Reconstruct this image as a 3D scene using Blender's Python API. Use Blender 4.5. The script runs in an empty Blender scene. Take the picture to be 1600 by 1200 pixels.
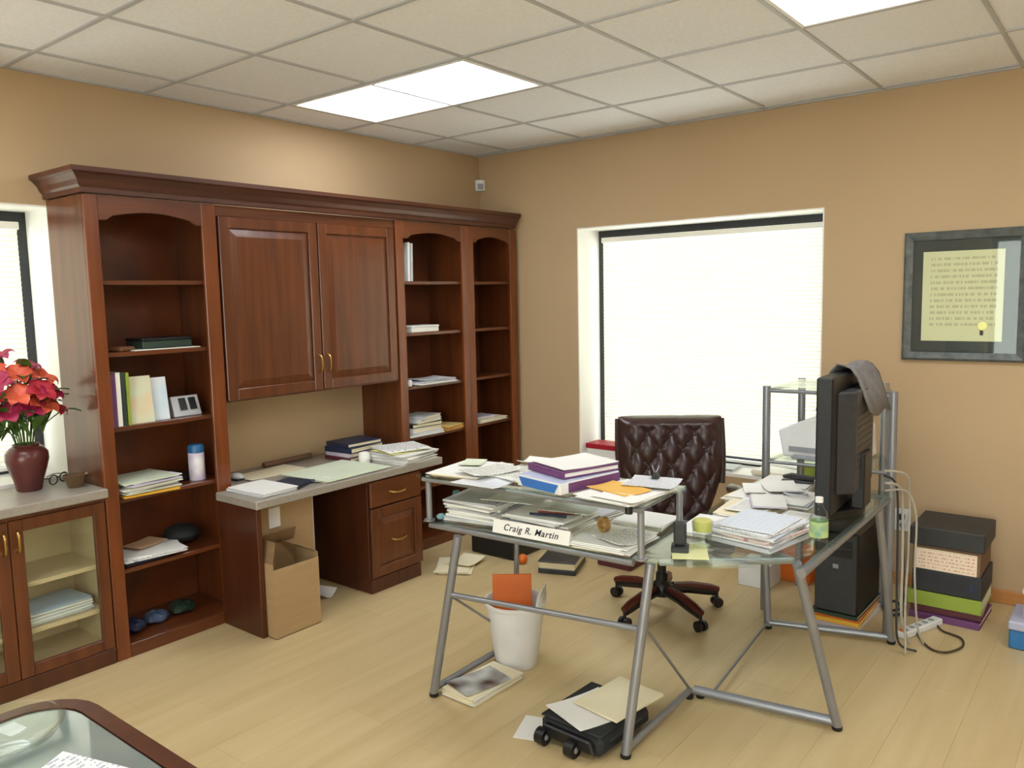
import bpy, bmesh, math, random
from mathutils import Vector, Matrix
random.seed(7)
scn = bpy.context.scene
C = scn.collection

# ------------------------------------------------------------------ camera, world, exposure
CAMP = Vector((-4.5614, -3.886, 1.5772)); YAW, PITCH, ROLL, FPX = .8994, -.1071, -.0216, 1255.0
fw = Vector((math.sin(YAW)*math.cos(PITCH), math.cos(YAW)*math.cos(PITCH), math.sin(PITCH)))
r0 = Vector((math.cos(YAW), -math.sin(YAW), 0)); u0 = r0.cross(fw)
rr = r0*math.cos(ROLL)+u0*math.sin(ROLL); uu = -r0*math.sin(ROLL)+u0*math.cos(ROLL)
cam = bpy.data.objects.new('camera', bpy.data.cameras.new('camera')); C.objects.link(cam)
cam.data.sensor_width = 36; cam.data.lens = FPX/1600*36; cam.data.clip_start = .02
cam.matrix_world = Matrix(((rr.x, uu.x, -fw.x, CAMP.x), (rr.y, uu.y, -fw.y, CAMP.y), (rr.z, uu.z, -fw.z, CAMP.z), (0, 0, 0, 1)))
scn.camera = cam
w = bpy.data.worlds.new('overcast_sky'); scn.world = w; w.use_nodes = True
w.node_tree.nodes['Background'].inputs[0].default_value = (1, .985, .955, 1)
w.node_tree.nodes['Background'].inputs[1].default_value = 4.2
scn.view_settings.view_transform = 'Standard'; scn.view_settings.look = 'None'
scn.view_settings.gamma = 1; scn.view_settings.use_curve_mapping = False
scn.view_settings.exposure = 1.0
LAMP = 5.2

# ------------------------------------------------------------------ materials
def lin(c):
    return tuple((v/255/12.92 if v/255 <= .04045 else ((v/255+.055)/1.055)**2.4) for v in c)+(1,)
MATS = {}
def mat(name, rgb, rough=.5, metal=0, rgb2=None, scale=(6, 6, 6), bump=0, spec=.5, detail=4, coord='Object', trans=0, coat=0, emis=0, rand=0):
    if name in MATS: return MATS[name]
    m = bpy.data.materials.new(name); m.use_nodes = True; nt = m.node_tree; N = nt.nodes; L = nt.links
    b = N['Principled BSDF']; b.inputs['Base Color'].default_value = lin(rgb)
    b.inputs['Roughness'].default_value = rough; b.inputs['Metallic'].default_value = metal
    b.inputs['Specular IOR Level'].default_value = spec
    b.inputs['Transmission Weight'].default_value = trans; b.inputs['Coat Weight'].default_value = coat
    if emis:
        b.inputs['Emission Color'].default_value = lin(rgb); b.inputs['Emission Strength'].default_value = emis
    if rgb2 or bump or rand:
        tc = N.new('ShaderNodeTexCoord'); mp = N.new('ShaderNodeMapping'); mp.inputs['Scale'].default_value = scale
        L.new(tc.outputs[coord], mp.inputs[0])
        nz = N.new('ShaderNodeTexNoise'); nz.inputs['Scale'].default_value = 1; nz.inputs['Detail'].default_value = detail
        L.new(mp.outputs[0], nz.inputs['Vector'])
        fac = nz.outputs['Fac']
        if rand:
            oi = N.new('ShaderNodeObjectInfo'); ma = N.new('ShaderNodeMath'); ma.operation = 'MULTIPLY_ADD'
            ma.inputs[1].default_value = rand; L.new(oi.outputs['Random'], ma.inputs[0]); L.new(fac, ma.inputs[2])
            mb_ = N.new('ShaderNodeMath'); mb_.operation = 'SUBTRACT'; mb_.inputs[1].default_value = rand/2
            L.new(ma.outputs[0], mb_.inputs[0]); fac = mb_.outputs[0]
        if rgb2:
            cr = N.new('ShaderNodeValToRGB'); cr.color_ramp.elements[0].color = lin(rgb); cr.color_ramp.elements[1].color = lin(rgb2)
            cr.color_ramp.elements[0].position = .3; cr.color_ramp.elements[1].position = .7
            L.new(fac, cr.inputs[0]); L.new(cr.outputs[0], b.inputs['Base Color'])
        if bump:
            bp = N.new('ShaderNodeBump'); bp.inputs['Strength'].default_value = bump; bp.inputs['Distance'].default_value = .004
            L.new(nz.outputs['Fac'], bp.inputs['Height']); L.new(bp.outputs[0], b.inputs['Normal'])
    MATS[name] = m; return m

def printed(name, paper, ink, lines=22, dens=.5, x0=.1, x1=.9, y0=.08, y1=.92, vertical=False, rough=.6):
    """paper with rows of illegible print, in generated coordinates of the sheet"""
    if name in MATS: return MATS[name]
    m = bpy.data.materials.new(name); m.use_nodes = True; nt = m.node_tree; N = nt.nodes; L = nt.links
    b = N['Principled BSDF']; b.inputs['Roughness'].default_value = rough
    tc = N.new('ShaderNodeTexCoord'); sp = N.new('ShaderNodeSeparateXYZ'); L.new(tc.outputs['Generated'], sp.inputs[0])
    X, Y = sp.outputs[1 if vertical else 0], sp.outputs[2 if vertical else 1]
    def M_(op, a, bb, c=None):
        n = N.new('ShaderNodeMath'); n.operation = op
        for i, v in enumerate((a, bb, c)):
            if v is None: continue
            if isinstance(v, (int, float)): n.inputs[i].default_value = v
            else: L.new(v, n.inputs[i])
        return n.outputs[0]
    row = M_('GREATER_THAN', M_('FRACT', M_('MULTIPLY', Y, lines), 0), .55)
    nz = N.new('ShaderNodeTexNoise'); nz.inputs['Scale'].default_value = 1; nz.inputs['Detail'].default_value = 2
    cv = N.new('ShaderNodeCombineXYZ'); L.new(M_('MULTIPLY', X, 26), cv.inputs[0])
    L.new(M_('FLOOR', M_('MULTIPLY', Y, lines), 0), cv.inputs[1]); L.new(cv.outputs[0], nz.inputs['Vector'])
    word = M_('GREATER_THAN', nz.outputs['Fac'], 1-dens)
    inx = M_('MULTIPLY', M_('GREATER_THAN', X, x0), M_('LESS_THAN', X, x1))
    iny = M_('MULTIPLY', M_('GREATER_THAN', Y, y0), M_('LESS_THAN', Y, y1))
    f = M_('MULTIPLY', M_('MULTIPLY', row, word), M_('MULTIPLY', inx, iny))
    mx = N.new('ShaderNodeMix'); mx.data_type = 'RGBA'; L.new(f, mx.inputs[0])
    mx.inputs[6].default_value = lin(paper); mx.inputs[7].default_value = lin(ink)
    L.new(mx.outputs[2], b.inputs['Base Color']); MATS[name] = m; return m

def thin_glass(name, tint=(250, 253, 251), refl=.06, rough=.02):
    m = bpy.data.materials.new(name); m.use_nodes = True; nt = m.node_tree; N = nt.nodes; L = nt.links
    N.remove(N['Principled BSDF']); out = N['Material Output']
    t = N.new('ShaderNodeBsdfTransparent'); t.inputs[0].default_value = lin(tint)
    g = N.new('ShaderNodeBsdfGlossy'); g.inputs['Roughness'].default_value = rough
    fr = N.new('ShaderNodeLayerWeight'); pw = N.new('ShaderNodeMath'); pw.operation = 'POWER'; pw.inputs[1].default_value = 5   # Schlick
    L.new(fr.outputs['Facing'], pw.inputs[0]); fr.inputs['Blend'].default_value = .5
    ad = N.new('ShaderNodeMath'); ad.operation = 'MULTIPLY_ADD'; ad.inputs[1].default_value = 1-refl/2; ad.inputs[2].default_value = refl/2; L.new(pw.outputs[0], ad.inputs[0])
    mx = N.new('ShaderNodeMixShader'); L.new(ad.outputs[0], mx.inputs[0]); L.new(t.outputs[0], mx.inputs[1]); L.new(g.outputs[0], mx.inputs[2])
    L.new(mx.outputs[0], out.inputs[0]); MATS[name] = m; return m

def translucent(name, rgb, frac=.5):
    m = bpy.data.materials.new(name); m.use_nodes = True; nt = m.node_tree; N = nt.nodes; L = nt.links
    b = N['Principled BSDF']; b.inputs['Base Color'].default_value = lin(rgb); b.inputs['Roughness'].default_value = .5
    t = N.new('ShaderNodeBsdfTranslucent'); t.inputs[0].default_value = lin(rgb)
    mx = N.new('ShaderNodeMixShader'); mx.inputs[0].default_value = frac
    L.new(b.outputs[0], mx.inputs[1]); L.new(t.outputs[0], mx.inputs[2]); L.new(mx.outputs[0], N['Material Output'].inputs[0])
    MATS[name] = m; return m

WALL = mat('tan_wall_paint', (186, 159, 122), .75, rgb2=(182, 155, 118), scale=(1.5, 1.5, 1.5), bump=.03)
WHITE = mat('white_paint', (242, 240, 234), .55, rgb2=(236, 234, 228), scale=(2, 2, 2))
TILE = mat('acoustic_tile', (238, 239, 242), .9, rgb2=(230, 231, 234), scale=(60, 60, 60), bump=.15, rand=.25)
TBAR = mat('ceiling_grid_metal', (184, 185, 187), .5, .0, rgb2=(178, 179, 181))
PLANK = mat('maple_laminate', (190, 167, 122), .38, rgb2=(202, 180, 136), scale=(1.2, 14, 14), rand=.14, spec=.4)
FLOORB = mat('floor_underlay', (150, 120, 80), .8, rgb2=(140, 112, 74))
CH = mat('cherry_vertical_grain', (78, 38, 16), .32, rgb2=(108, 57, 26), scale=(22, 22, 1.6), detail=6, coat=.15)
CHX = mat('cherry_horizontal_grain', (78, 38, 16), .32, rgb2=(108, 57, 26), scale=(1.6, 22, 22), detail=6, coat=.15)
CHF = mat('cherry_frame_lit', (98, 48, 19), .3, rgb2=(129, 67, 29), scale=(22, 22, 1.6), detail=6, coat=.15)  # cherry lightened: the light caught by the stiles is put into the colour
CHB = mat('cherry_burl_veneer', (86, 42, 18), .38, rgb2=(124, 66, 30), scale=(5, 5, 5), detail=6)
CHD = mat('dark_cherry', (66, 33, 18), .33, rgb2=(86, 45, 24), scale=(20, 20, 1.6), detail=5)
MAPLE = mat('pale_maple_melamine', (214, 192, 150), .5, rgb2=(206, 182, 140), scale=(3, 3, 20))
LAM = mat('grey_laminate', (158, 150, 138), .35, rgb2=(146, 138, 126), scale=(60, 60, 60))
BRASS = mat('brass', (200, 165, 95), .28, 1, rgb2=(188, 152, 84))
METAL = mat('silver_painted_steel', (150, 152, 156), .35, .55, rgb2=(142, 144, 150), scale=(9, 9, 9))
DMETAL = mat('dark_window_metal', (52, 54, 58), .45, .3, rgb2=(46, 48, 52))
BLK = mat('black_plastic', (15, 15, 17), .42, rgb2=(20, 20, 22), scale=(30, 30, 30))
DGREY = mat('dark_grey_plastic', (44, 46, 48), .45, rgb2=(52, 54, 56), scale=(30, 30, 30))
GREY = mat('grey_plastic', (150, 152, 156), .5, rgb2=(140, 142, 146), scale=(20, 20, 20))
WPLA = mat('white_plastic', (228, 228, 226), .4, rgb2=(220, 220, 218), scale=(10, 10, 10))
LEATH = mat('burgundy_leather', (46, 26, 24), .3, rgb2=(58, 34, 31), scale=(40, 40, 40), bump=.12)
LWOOD = mat('mahogany_chair_wood', (72, 26, 16), .3, rgb2=(92, 36, 22), scale=(15, 15, 15))
CARD = mat('cardboard', (174, 144, 104), .8, rgb2=(166, 136, 96), scale=(4, 4, 40))
CARDD = mat('cardboard_inside', (142, 112, 76), .85, rgb2=(132, 104, 70), scale=(4, 4, 40))
PAPER = mat('white_paper', (238, 236, 230), .7, rgb2=(230, 228, 220), scale=(4, 4, 4))
CREAM = mat('cream_paper', (236, 226, 194), .7, rgb2=(228, 216, 182), scale=(4, 4, 4))
GREENP = mat('pale_green_paper', (214, 222, 196), .7, rgb2=(206, 214, 186), scale=(4, 4, 4))
MANILA = mat('manila_folder', (222, 196, 128), .7, rgb2=(214, 186, 116), scale=(4, 4, 4))
YEL = mat('yellow_envelope', (226, 176, 60), .6, rgb2=(216, 164, 48), scale=(4, 4, 4))
ORAN = mat('orange_plastic', (222, 110, 30), .45, rgb2=(210, 98, 22), scale=(6, 6, 6))
BLUE = mat('blue_card', (58, 118, 196), .4, rgb2=(48, 104, 180), scale=(6, 6, 6))
NAVY = mat('navy_cover', (34, 44, 70), .45, rgb2=(28, 38, 62), scale=(6, 6, 6))
PURP = mat('purple_cover', (110, 62, 110), .45, rgb2=(98, 52, 98), scale=(6, 6, 6))
RED = mat('red_cover', (176, 34, 52), .45, rgb2=(164, 28, 46), scale=(6, 6, 6))
MAROON = mat('maroon_cover', (98, 44, 52), .5, rgb2=(88, 38, 46), scale=(6, 6, 6))
GREEN = mat('lime_green_cover', (146, 164, 60), .5, rgb2=(134, 152, 52), scale=(6, 6, 6))
DGREEN = mat('dark_green_cover', (44, 62, 50), .5, rgb2=(36, 54, 42), scale=(6, 6, 6))
LGREY = mat('light_grey_paper', (196, 198, 200), .6, rgb2=(186, 188, 192), scale=(5, 5, 5))
LILAC = mat('lilac_paper', (206, 196, 214), .65, rgb2=(196, 186, 206), scale=(5, 5, 5))
PRINT = printed('printed_page', (236, 234, 228), (120, 120, 124), 24, .5)
PRINT2 = printed('printed_page_light', (232, 232, 220), (160, 160, 156), 30, .55)
NEWS = printed('magazine_page', (212, 212, 214), (160, 164, 172), 26, .5, .02, .98, .02, .98)
COVER1 = printed('magazine_cover_blue', (202, 208, 216), (186, 194, 206), 9, .45, .04, .96, .04, .96)
COVER2 = printed('magazine_cover_pink', (228, 208, 200), (176, 92, 84), 8, .42, .04, .96, .04, .96)
GLASS = thin_glass('clear_glass')
DESKG = thin_glass('desk_glass', (243, 250, 246), .16, .03)
WINGL = thin_glass('window_glass', (245, 250, 248), .05)
SLAT = translucent('blind_slat_vinyl', (234, 231, 216), .16)

# ------------------------------------------------------------------ mesh helpers
ROOT = {}
def RZ(a): return Matrix.Rotation(a, 4, 'Z')
class MB:
    def __init__(s): s.v = []; s.f = []; s.mi = []; s.cur = 0
    def add(s, vs, fs):
        o = len(s.v); s.v += [tuple(v) for v in vs]; s.f += [tuple(i+o for i in f) for f in fs]; s.mi += [s.cur]*len(fs); return s
    def box(s, x0, x1, y0, y1, z0, z1):
        x0, x1 = sorted((x0, x1)); y0, y1 = sorted((y0, y1)); z0, z1 = sorted((z0, z1))
        return s.add([(x0,y0,z0),(x1,y0,z0),(x1,y1,z0),(x0,y1,z0),(x0,y0,z1),(x1,y0,z1),(x1,y1,z1),(x0,y1,z1)],
                     [(3,2,1,0),(4,5,6,7),(0,1,5,4),(1,2,6,5),(2,3,7,6),(3,0,4,7)])
    def rbox(s, cx, cy, z0, w_, d, h, a=0, tilt=0):
        M = Matrix.Translation((cx, cy, z0)) @ RZ(a) @ Matrix.Rotation(tilt, 4, 'Y')
        o = MB().box(-w_/2, w_/2, -d/2, d/2, 0, h)
        return s.add([M @ Vector(v) for v in o.v], o.f)
    def prism(s, poly, z0, z1):
        n = len(poly)
        vs = [(x, y, z0) for x, y in poly]+[(x, y, z1) for x, y in poly]
        fs = [tuple(range(n-1, -1, -1)), tuple(range(n, 2*n))]+[(i, (i+1) % n, n+(i+1) % n, n+i) for i in range(n)]
        return s.add(vs, fs)
    def prism_xz(s, poly, y0, y1):      # polygon in x,z extruded along y
        n = len(poly)
        vs = [(x, y0, z) for x, z in poly]+[(x, y1, z) for x, z in poly]
        fs = [tuple(range(n)), tuple(range(2*n-1, n-1, -1))]+[((i+1) % n, i, n+i, n+(i+1) % n) for i in range(n)]
        return s.add(vs, fs)
    def prism_yz(s, poly, x0, x1):
        n = len(poly)
        vs = [(x0, y, z) for y, z in poly]+[(x1, y, z) for y, z in poly]
        fs = [tuple(range(n)), tuple(range(2*n-1, n-1, -1))]+[((i+1) % n, i, n+i, n+(i+1) % n) for i in range(n)]
        return s.add(vs, fs)
    def tube(s, pts, r, seg=8, rad=None):
        pts = [Vector(p) for p in pts]; n = len(pts); vs = []; fs = []
        pv = None
        for i, p in enumerate(pts):
            d = (pts[min(i+1, n-1)]-pts[max(i-1, 0)]).normalized()
            a = pv if pv is not None else (Vector((0, 0, 1)) if abs(d.z) < .9 else Vector((1, 0, 0)))
            a = (a-d*a.dot(d)).normalized(); b = d.cross(a); pv = a
            q = rad[i] if rad else r
            vs += [p+(a*math.cos(t)+b*math.sin(t))*q for t in [2*math.pi*k/seg for k in range(seg)]]
        for i in range(n-1):
            for k in range(seg):
                fs.append((i*seg+k, i*seg+(k+1) % seg, (i+1)*seg+(k+1) % seg, (i+1)*seg+k))
        fs += [tuple(range(seg-1, -1, -1)), tuple(range((n-1)*seg, n*seg))]
        return s.add(vs, fs)
    def lathe(s, prof, cx=0, cy=0, seg=20, cap=True):
        vs = []; fs = []; n = len(prof)
        for r, z in prof:
            vs += [(cx+r*math.cos(2*math.pi*k/seg), cy+r*math.sin(2*math.pi*k/seg), z) for k in range(seg)]
        for i in range(n-1):
            for k in range(seg):
                fs.append((i*seg+k, i*seg+(k+1) % seg, (i+1)*seg+(k+1) % seg, (i+1)*seg+k))
        if cap: fs += [tuple(range(seg-1, -1, -1)), tuple(range((n-1)*seg, n*seg))]
        return s.add(vs, fs)
    def ball(s, c, r, seg=10, sc=(1, 1, 1)):
        vs = []; fs = []; rings = seg//2
        for i in range(1, rings):
            t = math.pi*i/rings
            vs += [(c[0]+r*sc[0]*math.sin(t)*math.cos(2*math.pi*k/seg), c[1]+r*sc[1]*math.sin(t)*math.sin(2*math.pi*k/seg), c[2]+r*sc[2]*math.cos(t)) for k in range(seg)]
        top = len(vs); vs += [(c[0], c[1], c[2]+r*sc[2]), (c[0], c[1], c[2]-r*sc[2])]
        for i in range(rings-2):
            for k in range(seg): fs.append((i*seg+k, (i+1)*seg+k, (i+1)*seg+(k+1) % seg, i*seg+(k+1) % seg))
        for k in range(seg):
            fs.append((top, k, (k+1) % seg)); fs.append((top+1, (rings-2)*seg+(k+1) % seg, (rings-2)*seg+k))
        return s.add(vs, fs)
    def xf(s, M):
        s.v = [tuple(M @ Vector(v)) for v in s.v]; return s
    def mesh(s, name, mats, bevel=0, smooth=False):
        me = bpy.data.meshes.new(name); me.from_pydata(s.v, [], s.f)
        if not isinstance(mats, (list, tuple)): mats = [mats]
        for m in mats: me.materials.append(m)
        for p, i in zip(me.polygons, s.mi): p.material_index = i
        bm = bmesh.new(); bm.from_mesh(me)
        bmesh.ops.recalc_face_normals(bm, faces=bm.faces)
        if bevel:
            es = [e for e in bm.edges if len(e.link_faces) == 2 and e.calc_face_angle(0) > .6]
            bmesh.ops.bevel(bm, geom=es, offset=bevel, offset_type='OFFSET', segments=1, profile=.5, affect='EDGES', clamp_overlap=True)
        bm.to_mesh(me); bm.free()
        if smooth:
            me.polygons.foreach_set('use_smooth', [True]*len(me.polygons)); me.set_sharp_from_angle(angle=.7)
        return me
    def build(s, name, mats, parent=None, bevel=0, smooth=False, world=True):
        """mesh vertices are in world space unless world=False (then in the parent's space)"""
        if parent is not None and world:
            inv = ROOT[parent].inverted(); s.v = [tuple(inv @ Vector(v)) for v in s.v]
        me = s.mesh(name, mats, bevel, smooth)
        o = bpy.data.objects.new(name, me); C.objects.link(o)
        if parent is not None: o.parent = parent; ROOT[o] = ROOT[parent]
        else: ROOT[o] = Matrix.Identity(4)
        return o
def tag(o, label, cat, group=None):
    o['label'] = label; o['category'] = cat
    if group: o['group'] = group
    return o
def thing(name, label, cat, loc=(0, 0, 0), rz=0, group=None):
    o = bpy.data.objects.new(name, None); C.objects.link(o); o.empty_display_size = .05
    o.location = loc; o.rotation_euler = (0, 0, rz); ROOT[o] = Matrix.Translation(loc) @ RZ(rz)
    return tag(o, label, cat, group)
def struct(o): o['kind'] = 'structure'; return o
def solo(mb, name, mats, label, cat, group=None, bevel=0, smooth=False):
    """a thing that is one mesh: origin moved to its base centre"""
    xs, ys, zs = zip(*mb.v); c = Vector(((min(xs)+max(xs))/2, (min(ys)+max(ys))/2, min(zs)))
    mb.v = [tuple(Vector(v)-c) for v in mb.v]
    o = mb.build(name, mats, None, bevel, smooth); o.location = c; ROOT[o] = Matrix.Translation(c)
    return tag(o, label, cat, group)
def share(o, parent, M=None):
    c = o.copy(); C.objects.link(c); c.parent = parent
    if M is not None: c.matrix_local = M
    ROOT[c] = ROOT[parent]; return c
def spline(pts, n=6):
    pts = [Vector(p) for p in pts]; P = [pts[0]]+pts+[pts[-1]]; out = []
    for i in range(1, len(P)-2):
        for k in range(n):
            t = k/n; a, b, c, d = P[i-1:i+3]
            out.append(.5*((2*b)+(c-a)*t+(2*a-5*b+4*c-d)*t*t+(3*b-a-3*c+d)*t**3))
    return out+[pts[-1]]

# ------------------------------------------------------------------ room
H = 2.6; XB, YF = -6.9, -6.6
T = .32
fl = struct(MB().box(XB, 0, YF, 0, -.06, -.012).build('floor', FLOORB))
yy = 0; row = 0
while yy > YF:
    y1 = max(yy-.19, YF); x = 0-random.uniform(.2, 1.2) ; xs = [0]
    while x > XB: xs.append(x); x -= 1.2
    xs.append(XB)
    for a, b in zip(xs, xs[1:]):
        MB().box(b+.0003, a-.0003, y1+.0003, yy-.0003, -.012, 0).build('plank', PLANK, fl)
    yy = y1; row += 1

def wall_with_hole(mb, along, lo, hi, t0, t1, hole):
    a0, a1, z0, z1 = hole
    def bx(p, q, za, zb):
        if along == 'x': mb.box(p, q, t0, t1, za, zb)
        else: mb.box(t0, t1, p, q, za, zb)
    bx(lo, a0, -.06, H+.1); bx(a1, hi, -.06, H+.1); bx(a0, a1, -.06, z0); bx(a0, a1, z1, H+.1)
WR = (-2.465, -.845, .47, 2.03)      # right window opening (y0,y1,z0,z1)
WL = (-4.15, -2.965, .79, 2.03)      # left window opening (x0,x1,z0,z1)
m = MB(); wall_with_hole(m, 'y', YF, T, 0, T, WR); struct(m.build('wall_right', WALL))
m = MB(); wall_with_hole(m, 'x', XB, 0, 0, T, WL); struct(m.build('wall_left', WALL))
WB = (-5.9, -2.3, .25, 2.2)          # wide window in the wall behind the viewer
m = MB(); wall_with_hole(m, 'y', YF-T, T, XB-T, XB, WB); struct(m.build('wall_back', WALL))
struct(MB().box(XB, T, YF-T, YF, -.06, H+.1).build('wall_front', WALL))

ce = struct(MB().box(XB, 0, YF, 0, H+.05, H+.1).build('ceiling', TILE))
S = .6096; gx = [-3.11+S*k for k in range(-7, 6)]; gy = [-.317-S*k for k in range(0, 11)]
gx = [g for g in gx if XB < g < -.02]; gy = [g for g in gy if g > YF+.02]
LIGHTS = [(2, 0), (2, 4), (-2, 0), (-2, 4), (2, 8), (-2, 8), (-6, 4), (-6, 8)]  # last four are unseen panels added as frontal fill light
LIGHTS = [(i, j) for i, j in LIGHTS if -.317-S*(j+2) > YF]
lit = {(i, j+k) for i, j in LIGHTS for k in (0, 1)}
ex = [XB]+gx+[0]; ey = [0]+gy+[YF]
for a, b in zip(ex, ex[1:]):
    for c, d in zip(ey, ey[1:]):
        if (round((a+3.11)/S), round((-.317-c)/S)) in lit and c < -.1: continue
        MB().box(a+.004, b-.004, d+.004, c-.004, H+.004, H+.02).build('ceiling_tile', TILE, ce)
for g in gx: MB().box(g-.0085, g+.0085, YF, 0, H-.003, H+.006).build('grid_bar', TBAR, ce)
for g in gy: MB().box(XB, 0, g-.0083, g+.0083, H-.0025, H+.006).build('grid_bar', TBAR, ce)
MB().box(XB, 0, -.02, 0, H-.004, H+.004).build('wall_angle', TBAR, ce)
MB().box(-.02, 0, YF, -.02, H-.004, H+.004).build('wall_angle', TBAR, ce)

DIFF = mat('lit_diffuser', (240, 246, 255), .4, emis=LAMP)
LBL = ['lit fluorescent ceiling panel above the cherry wall cabinet', 'lit fluorescent ceiling panel above the glass desk',
       'lit fluorescent ceiling panel near the flower vase window', 'lit fluorescent ceiling panel above the wood rimmed table',
       'added fill light ceiling panel by the plain tan wall facing the worktop', 'added fill light ceiling panel in the open half of the room',
       'added fill light ceiling panel beside the plain tan wall facing the window', 'added fill light ceiling panel in the corner of the two plain tan walls']
for (i, j), lb in zip(LIGHTS, LBL):
    x0, x1 = -3.11+S*i, -3.11+S*(i+1); y1, y0 = -.317-S*j, -.317-S*(j+2)
    t = thing('ceiling_light', lb, 'light', ((x0+x1)/2, (y0+y1)/2, H-.002), 0, 'fluorescent ceiling panels')
    m = MB(); e = .013; q = .03
    m.box(x0+e, x1-e, y0+e, y0+q, H-.004, H+.03).box(x0+e, x1-e, y1-q, y1-e, H-.004, H+.03)
    m.box(x0+e, x0+q, y0+q, y1-q, H-.004, H+.03).box(x1-q, x1-e, y0+q, y1-q, H-.004, H+.03).build('frame', WHITE, t)
    MB().box(x0+q, x1-q, y0+q, y1-q, H+.004, H+.012).build('diffuser', DIFF, t)

OAK = mat('oak_baseboard', (196, 140, 78), .5, rgb2=(182, 124, 64), scale=(2, 2, 30))
struct(MB().box(-.015, 0, YF, -.37, 0, .07).build('baseboard_right', OAK, None, .003))
struct(MB().box(XB, -2.99, -.015, 0, 0, .07).build('baseboard_left', OAK, None, .003))

# windows: jamb lining, dark metal frame, pane, sill
def window(n, axis, a0, a1, z0, z1):
    t = struct(bpy.data.objects.new(f'window_{n}', None)); C.objects.link(t); ROOT[t] = Matrix.Identity(4)
    def bx(m, p, q, d0, d1, za, zb):
        if axis == 'y': m.box(d0, d1, p, q, za, zb)
        else: m.box(p, q, d0, d1, za, zb)
        return m
    e = .008
    bx(MB(), a0, a0+e, .001, .315, z0, z1).build('jamb', WHITE, t); bx(MB(), a1-e, a1, .001, .315, z0, z1).build('jamb', WHITE, t)
    bx(MB(), a0+e, a1-e, .001, .315, z1-e, z1).build('head_lining', WHITE, t)
    bx(MB(), a0+e, a1-e, .001, .315, z0, z0+.02).build('sill', WHITE, t)
    fw_ = .05; A0, A1, Z0, Z1 = a0+e, a1-e, z0+.02, z1-e; D0, D1 = .262, .312
    fr = bx(MB(), A0, A0+fw_, D0, D1, Z0, Z1); bx(fr, A1-fw_, A1, D0, D1, Z0, Z1)
    bx(fr, A0+fw_, A1-fw_, D0, D1, Z1-fw_, Z1); bx(fr, A0+fw_, A1-fw_, D0, D1, Z0, Z0+fw_)
    fr.build('frame', DMETAL, t)
    bx(MB(), A0+fw_, A1-fw_, .29, .296, Z0+fw_, Z1-fw_).build('pane', WINGL, t)
    return t
window(1, 'y', *WR); window(2, 'x', *WL)
t = struct(bpy.data.objects.new('window_3', None)); C.objects.link(t); ROOT[t] = Matrix.Identity(4)
a0, a1, z0, z1 = WB; m = MB(); f = .06
for a in (a0, a0+(a1-a0)/3, a0+(a1-a0)*2/3, a1-f): m.box(XB-.3, XB-.25, a, a+f, z0, z1)
m.box(XB-.3, XB-.25, a0, a1, z0, z0+f).box(XB-.3, XB-.25, a0, a1, z1-f, z1); m.build('frame', DMETAL, t)
MB().box(XB-.28, XB-.274, a0+f, a1-f, z0+f, z1-f).build('pane', WINGL, t)
MB().box(XB-.315, XB-.001, a0, a1, z0-.02, z0-.0005).build('sill', WHITE, t)
def blind(label, axis, a0, a1, z0, z1, d):
    t = thing('venetian_blind', label, 'blind', ((d, (a0+a1)/2, z0) if axis == 'y' else ((a0+a1)/2, d, z0)))
    def bx(m, p, q, d0, d1, za, zb):
        if axis == 'y': m.box(d0, d1, p, q, za, zb)
        else: m.box(p, q, d0, d1, za, zb)
        return m
    bx(MB(), a0, a1, d-.018, d+.018, z1-.035, z1).build('head_rail', WHITE, t, .003)
    bx(MB(), a0, a1, d-.012, d+.012, z0, z0+.018).build('bottom_rail', WHITE, t, .003)
    first = None; z = z1-.05; k = 0
    while z > z0+.03:
        if first is None:
            m = MB(); n = 4; hw = .0135; an = math.radians(74)      # slat arc, tilted nearly shut
            prof = [(hw*(-1+2*i/n), .0022*(1-(-1+2*i/n)**2)) for i in range(n+1)]
            prof = [(math.cos(an)*a+math.sin(an)*b, -math.sin(an)*a+math.cos(an)*b) for a, b in prof]
            vs = []
            for e in (a0+.004, a1-.004): vs += [((d+p, e, z+q) if axis == 'y' else (e, d+p, z+q)) for p, q in prof]
            m.add(vs, [(i, i+1, n+2+i, n+1+i) for i in range(n)])
            first = m.build('slat', SLAT, t); z_first = z
        else:
            share(first, t, Matrix.Translation((0, 0, z-z_first)))
        z -= .0235
    for q in (.15, .5, .85):
        a = a0+(a1-a0)*q
        p0, p1 = ((d-.0135, a, z0+.01), (d-.0135, a, z1-.02)) if axis == 'y' else ((a, d-.0135, z0+.01), (a, d-.0135, z1-.02))
        MB().tube([p0, p1], .0012, 5).build('ladder_cord', WHITE, t)
    return t
blind('closed white venetian blind in the window behind the leather chair', 'y', WR[0]+.02, WR[1]-.055, WR[2]+.04, WR[3]-.058, .235)
blind('closed white venetian blind behind the vase of lilies', 'x', WL[0]+.055, WL[1]-.055, WL[2]+.04, WL[3]-.058, .235)

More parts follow.
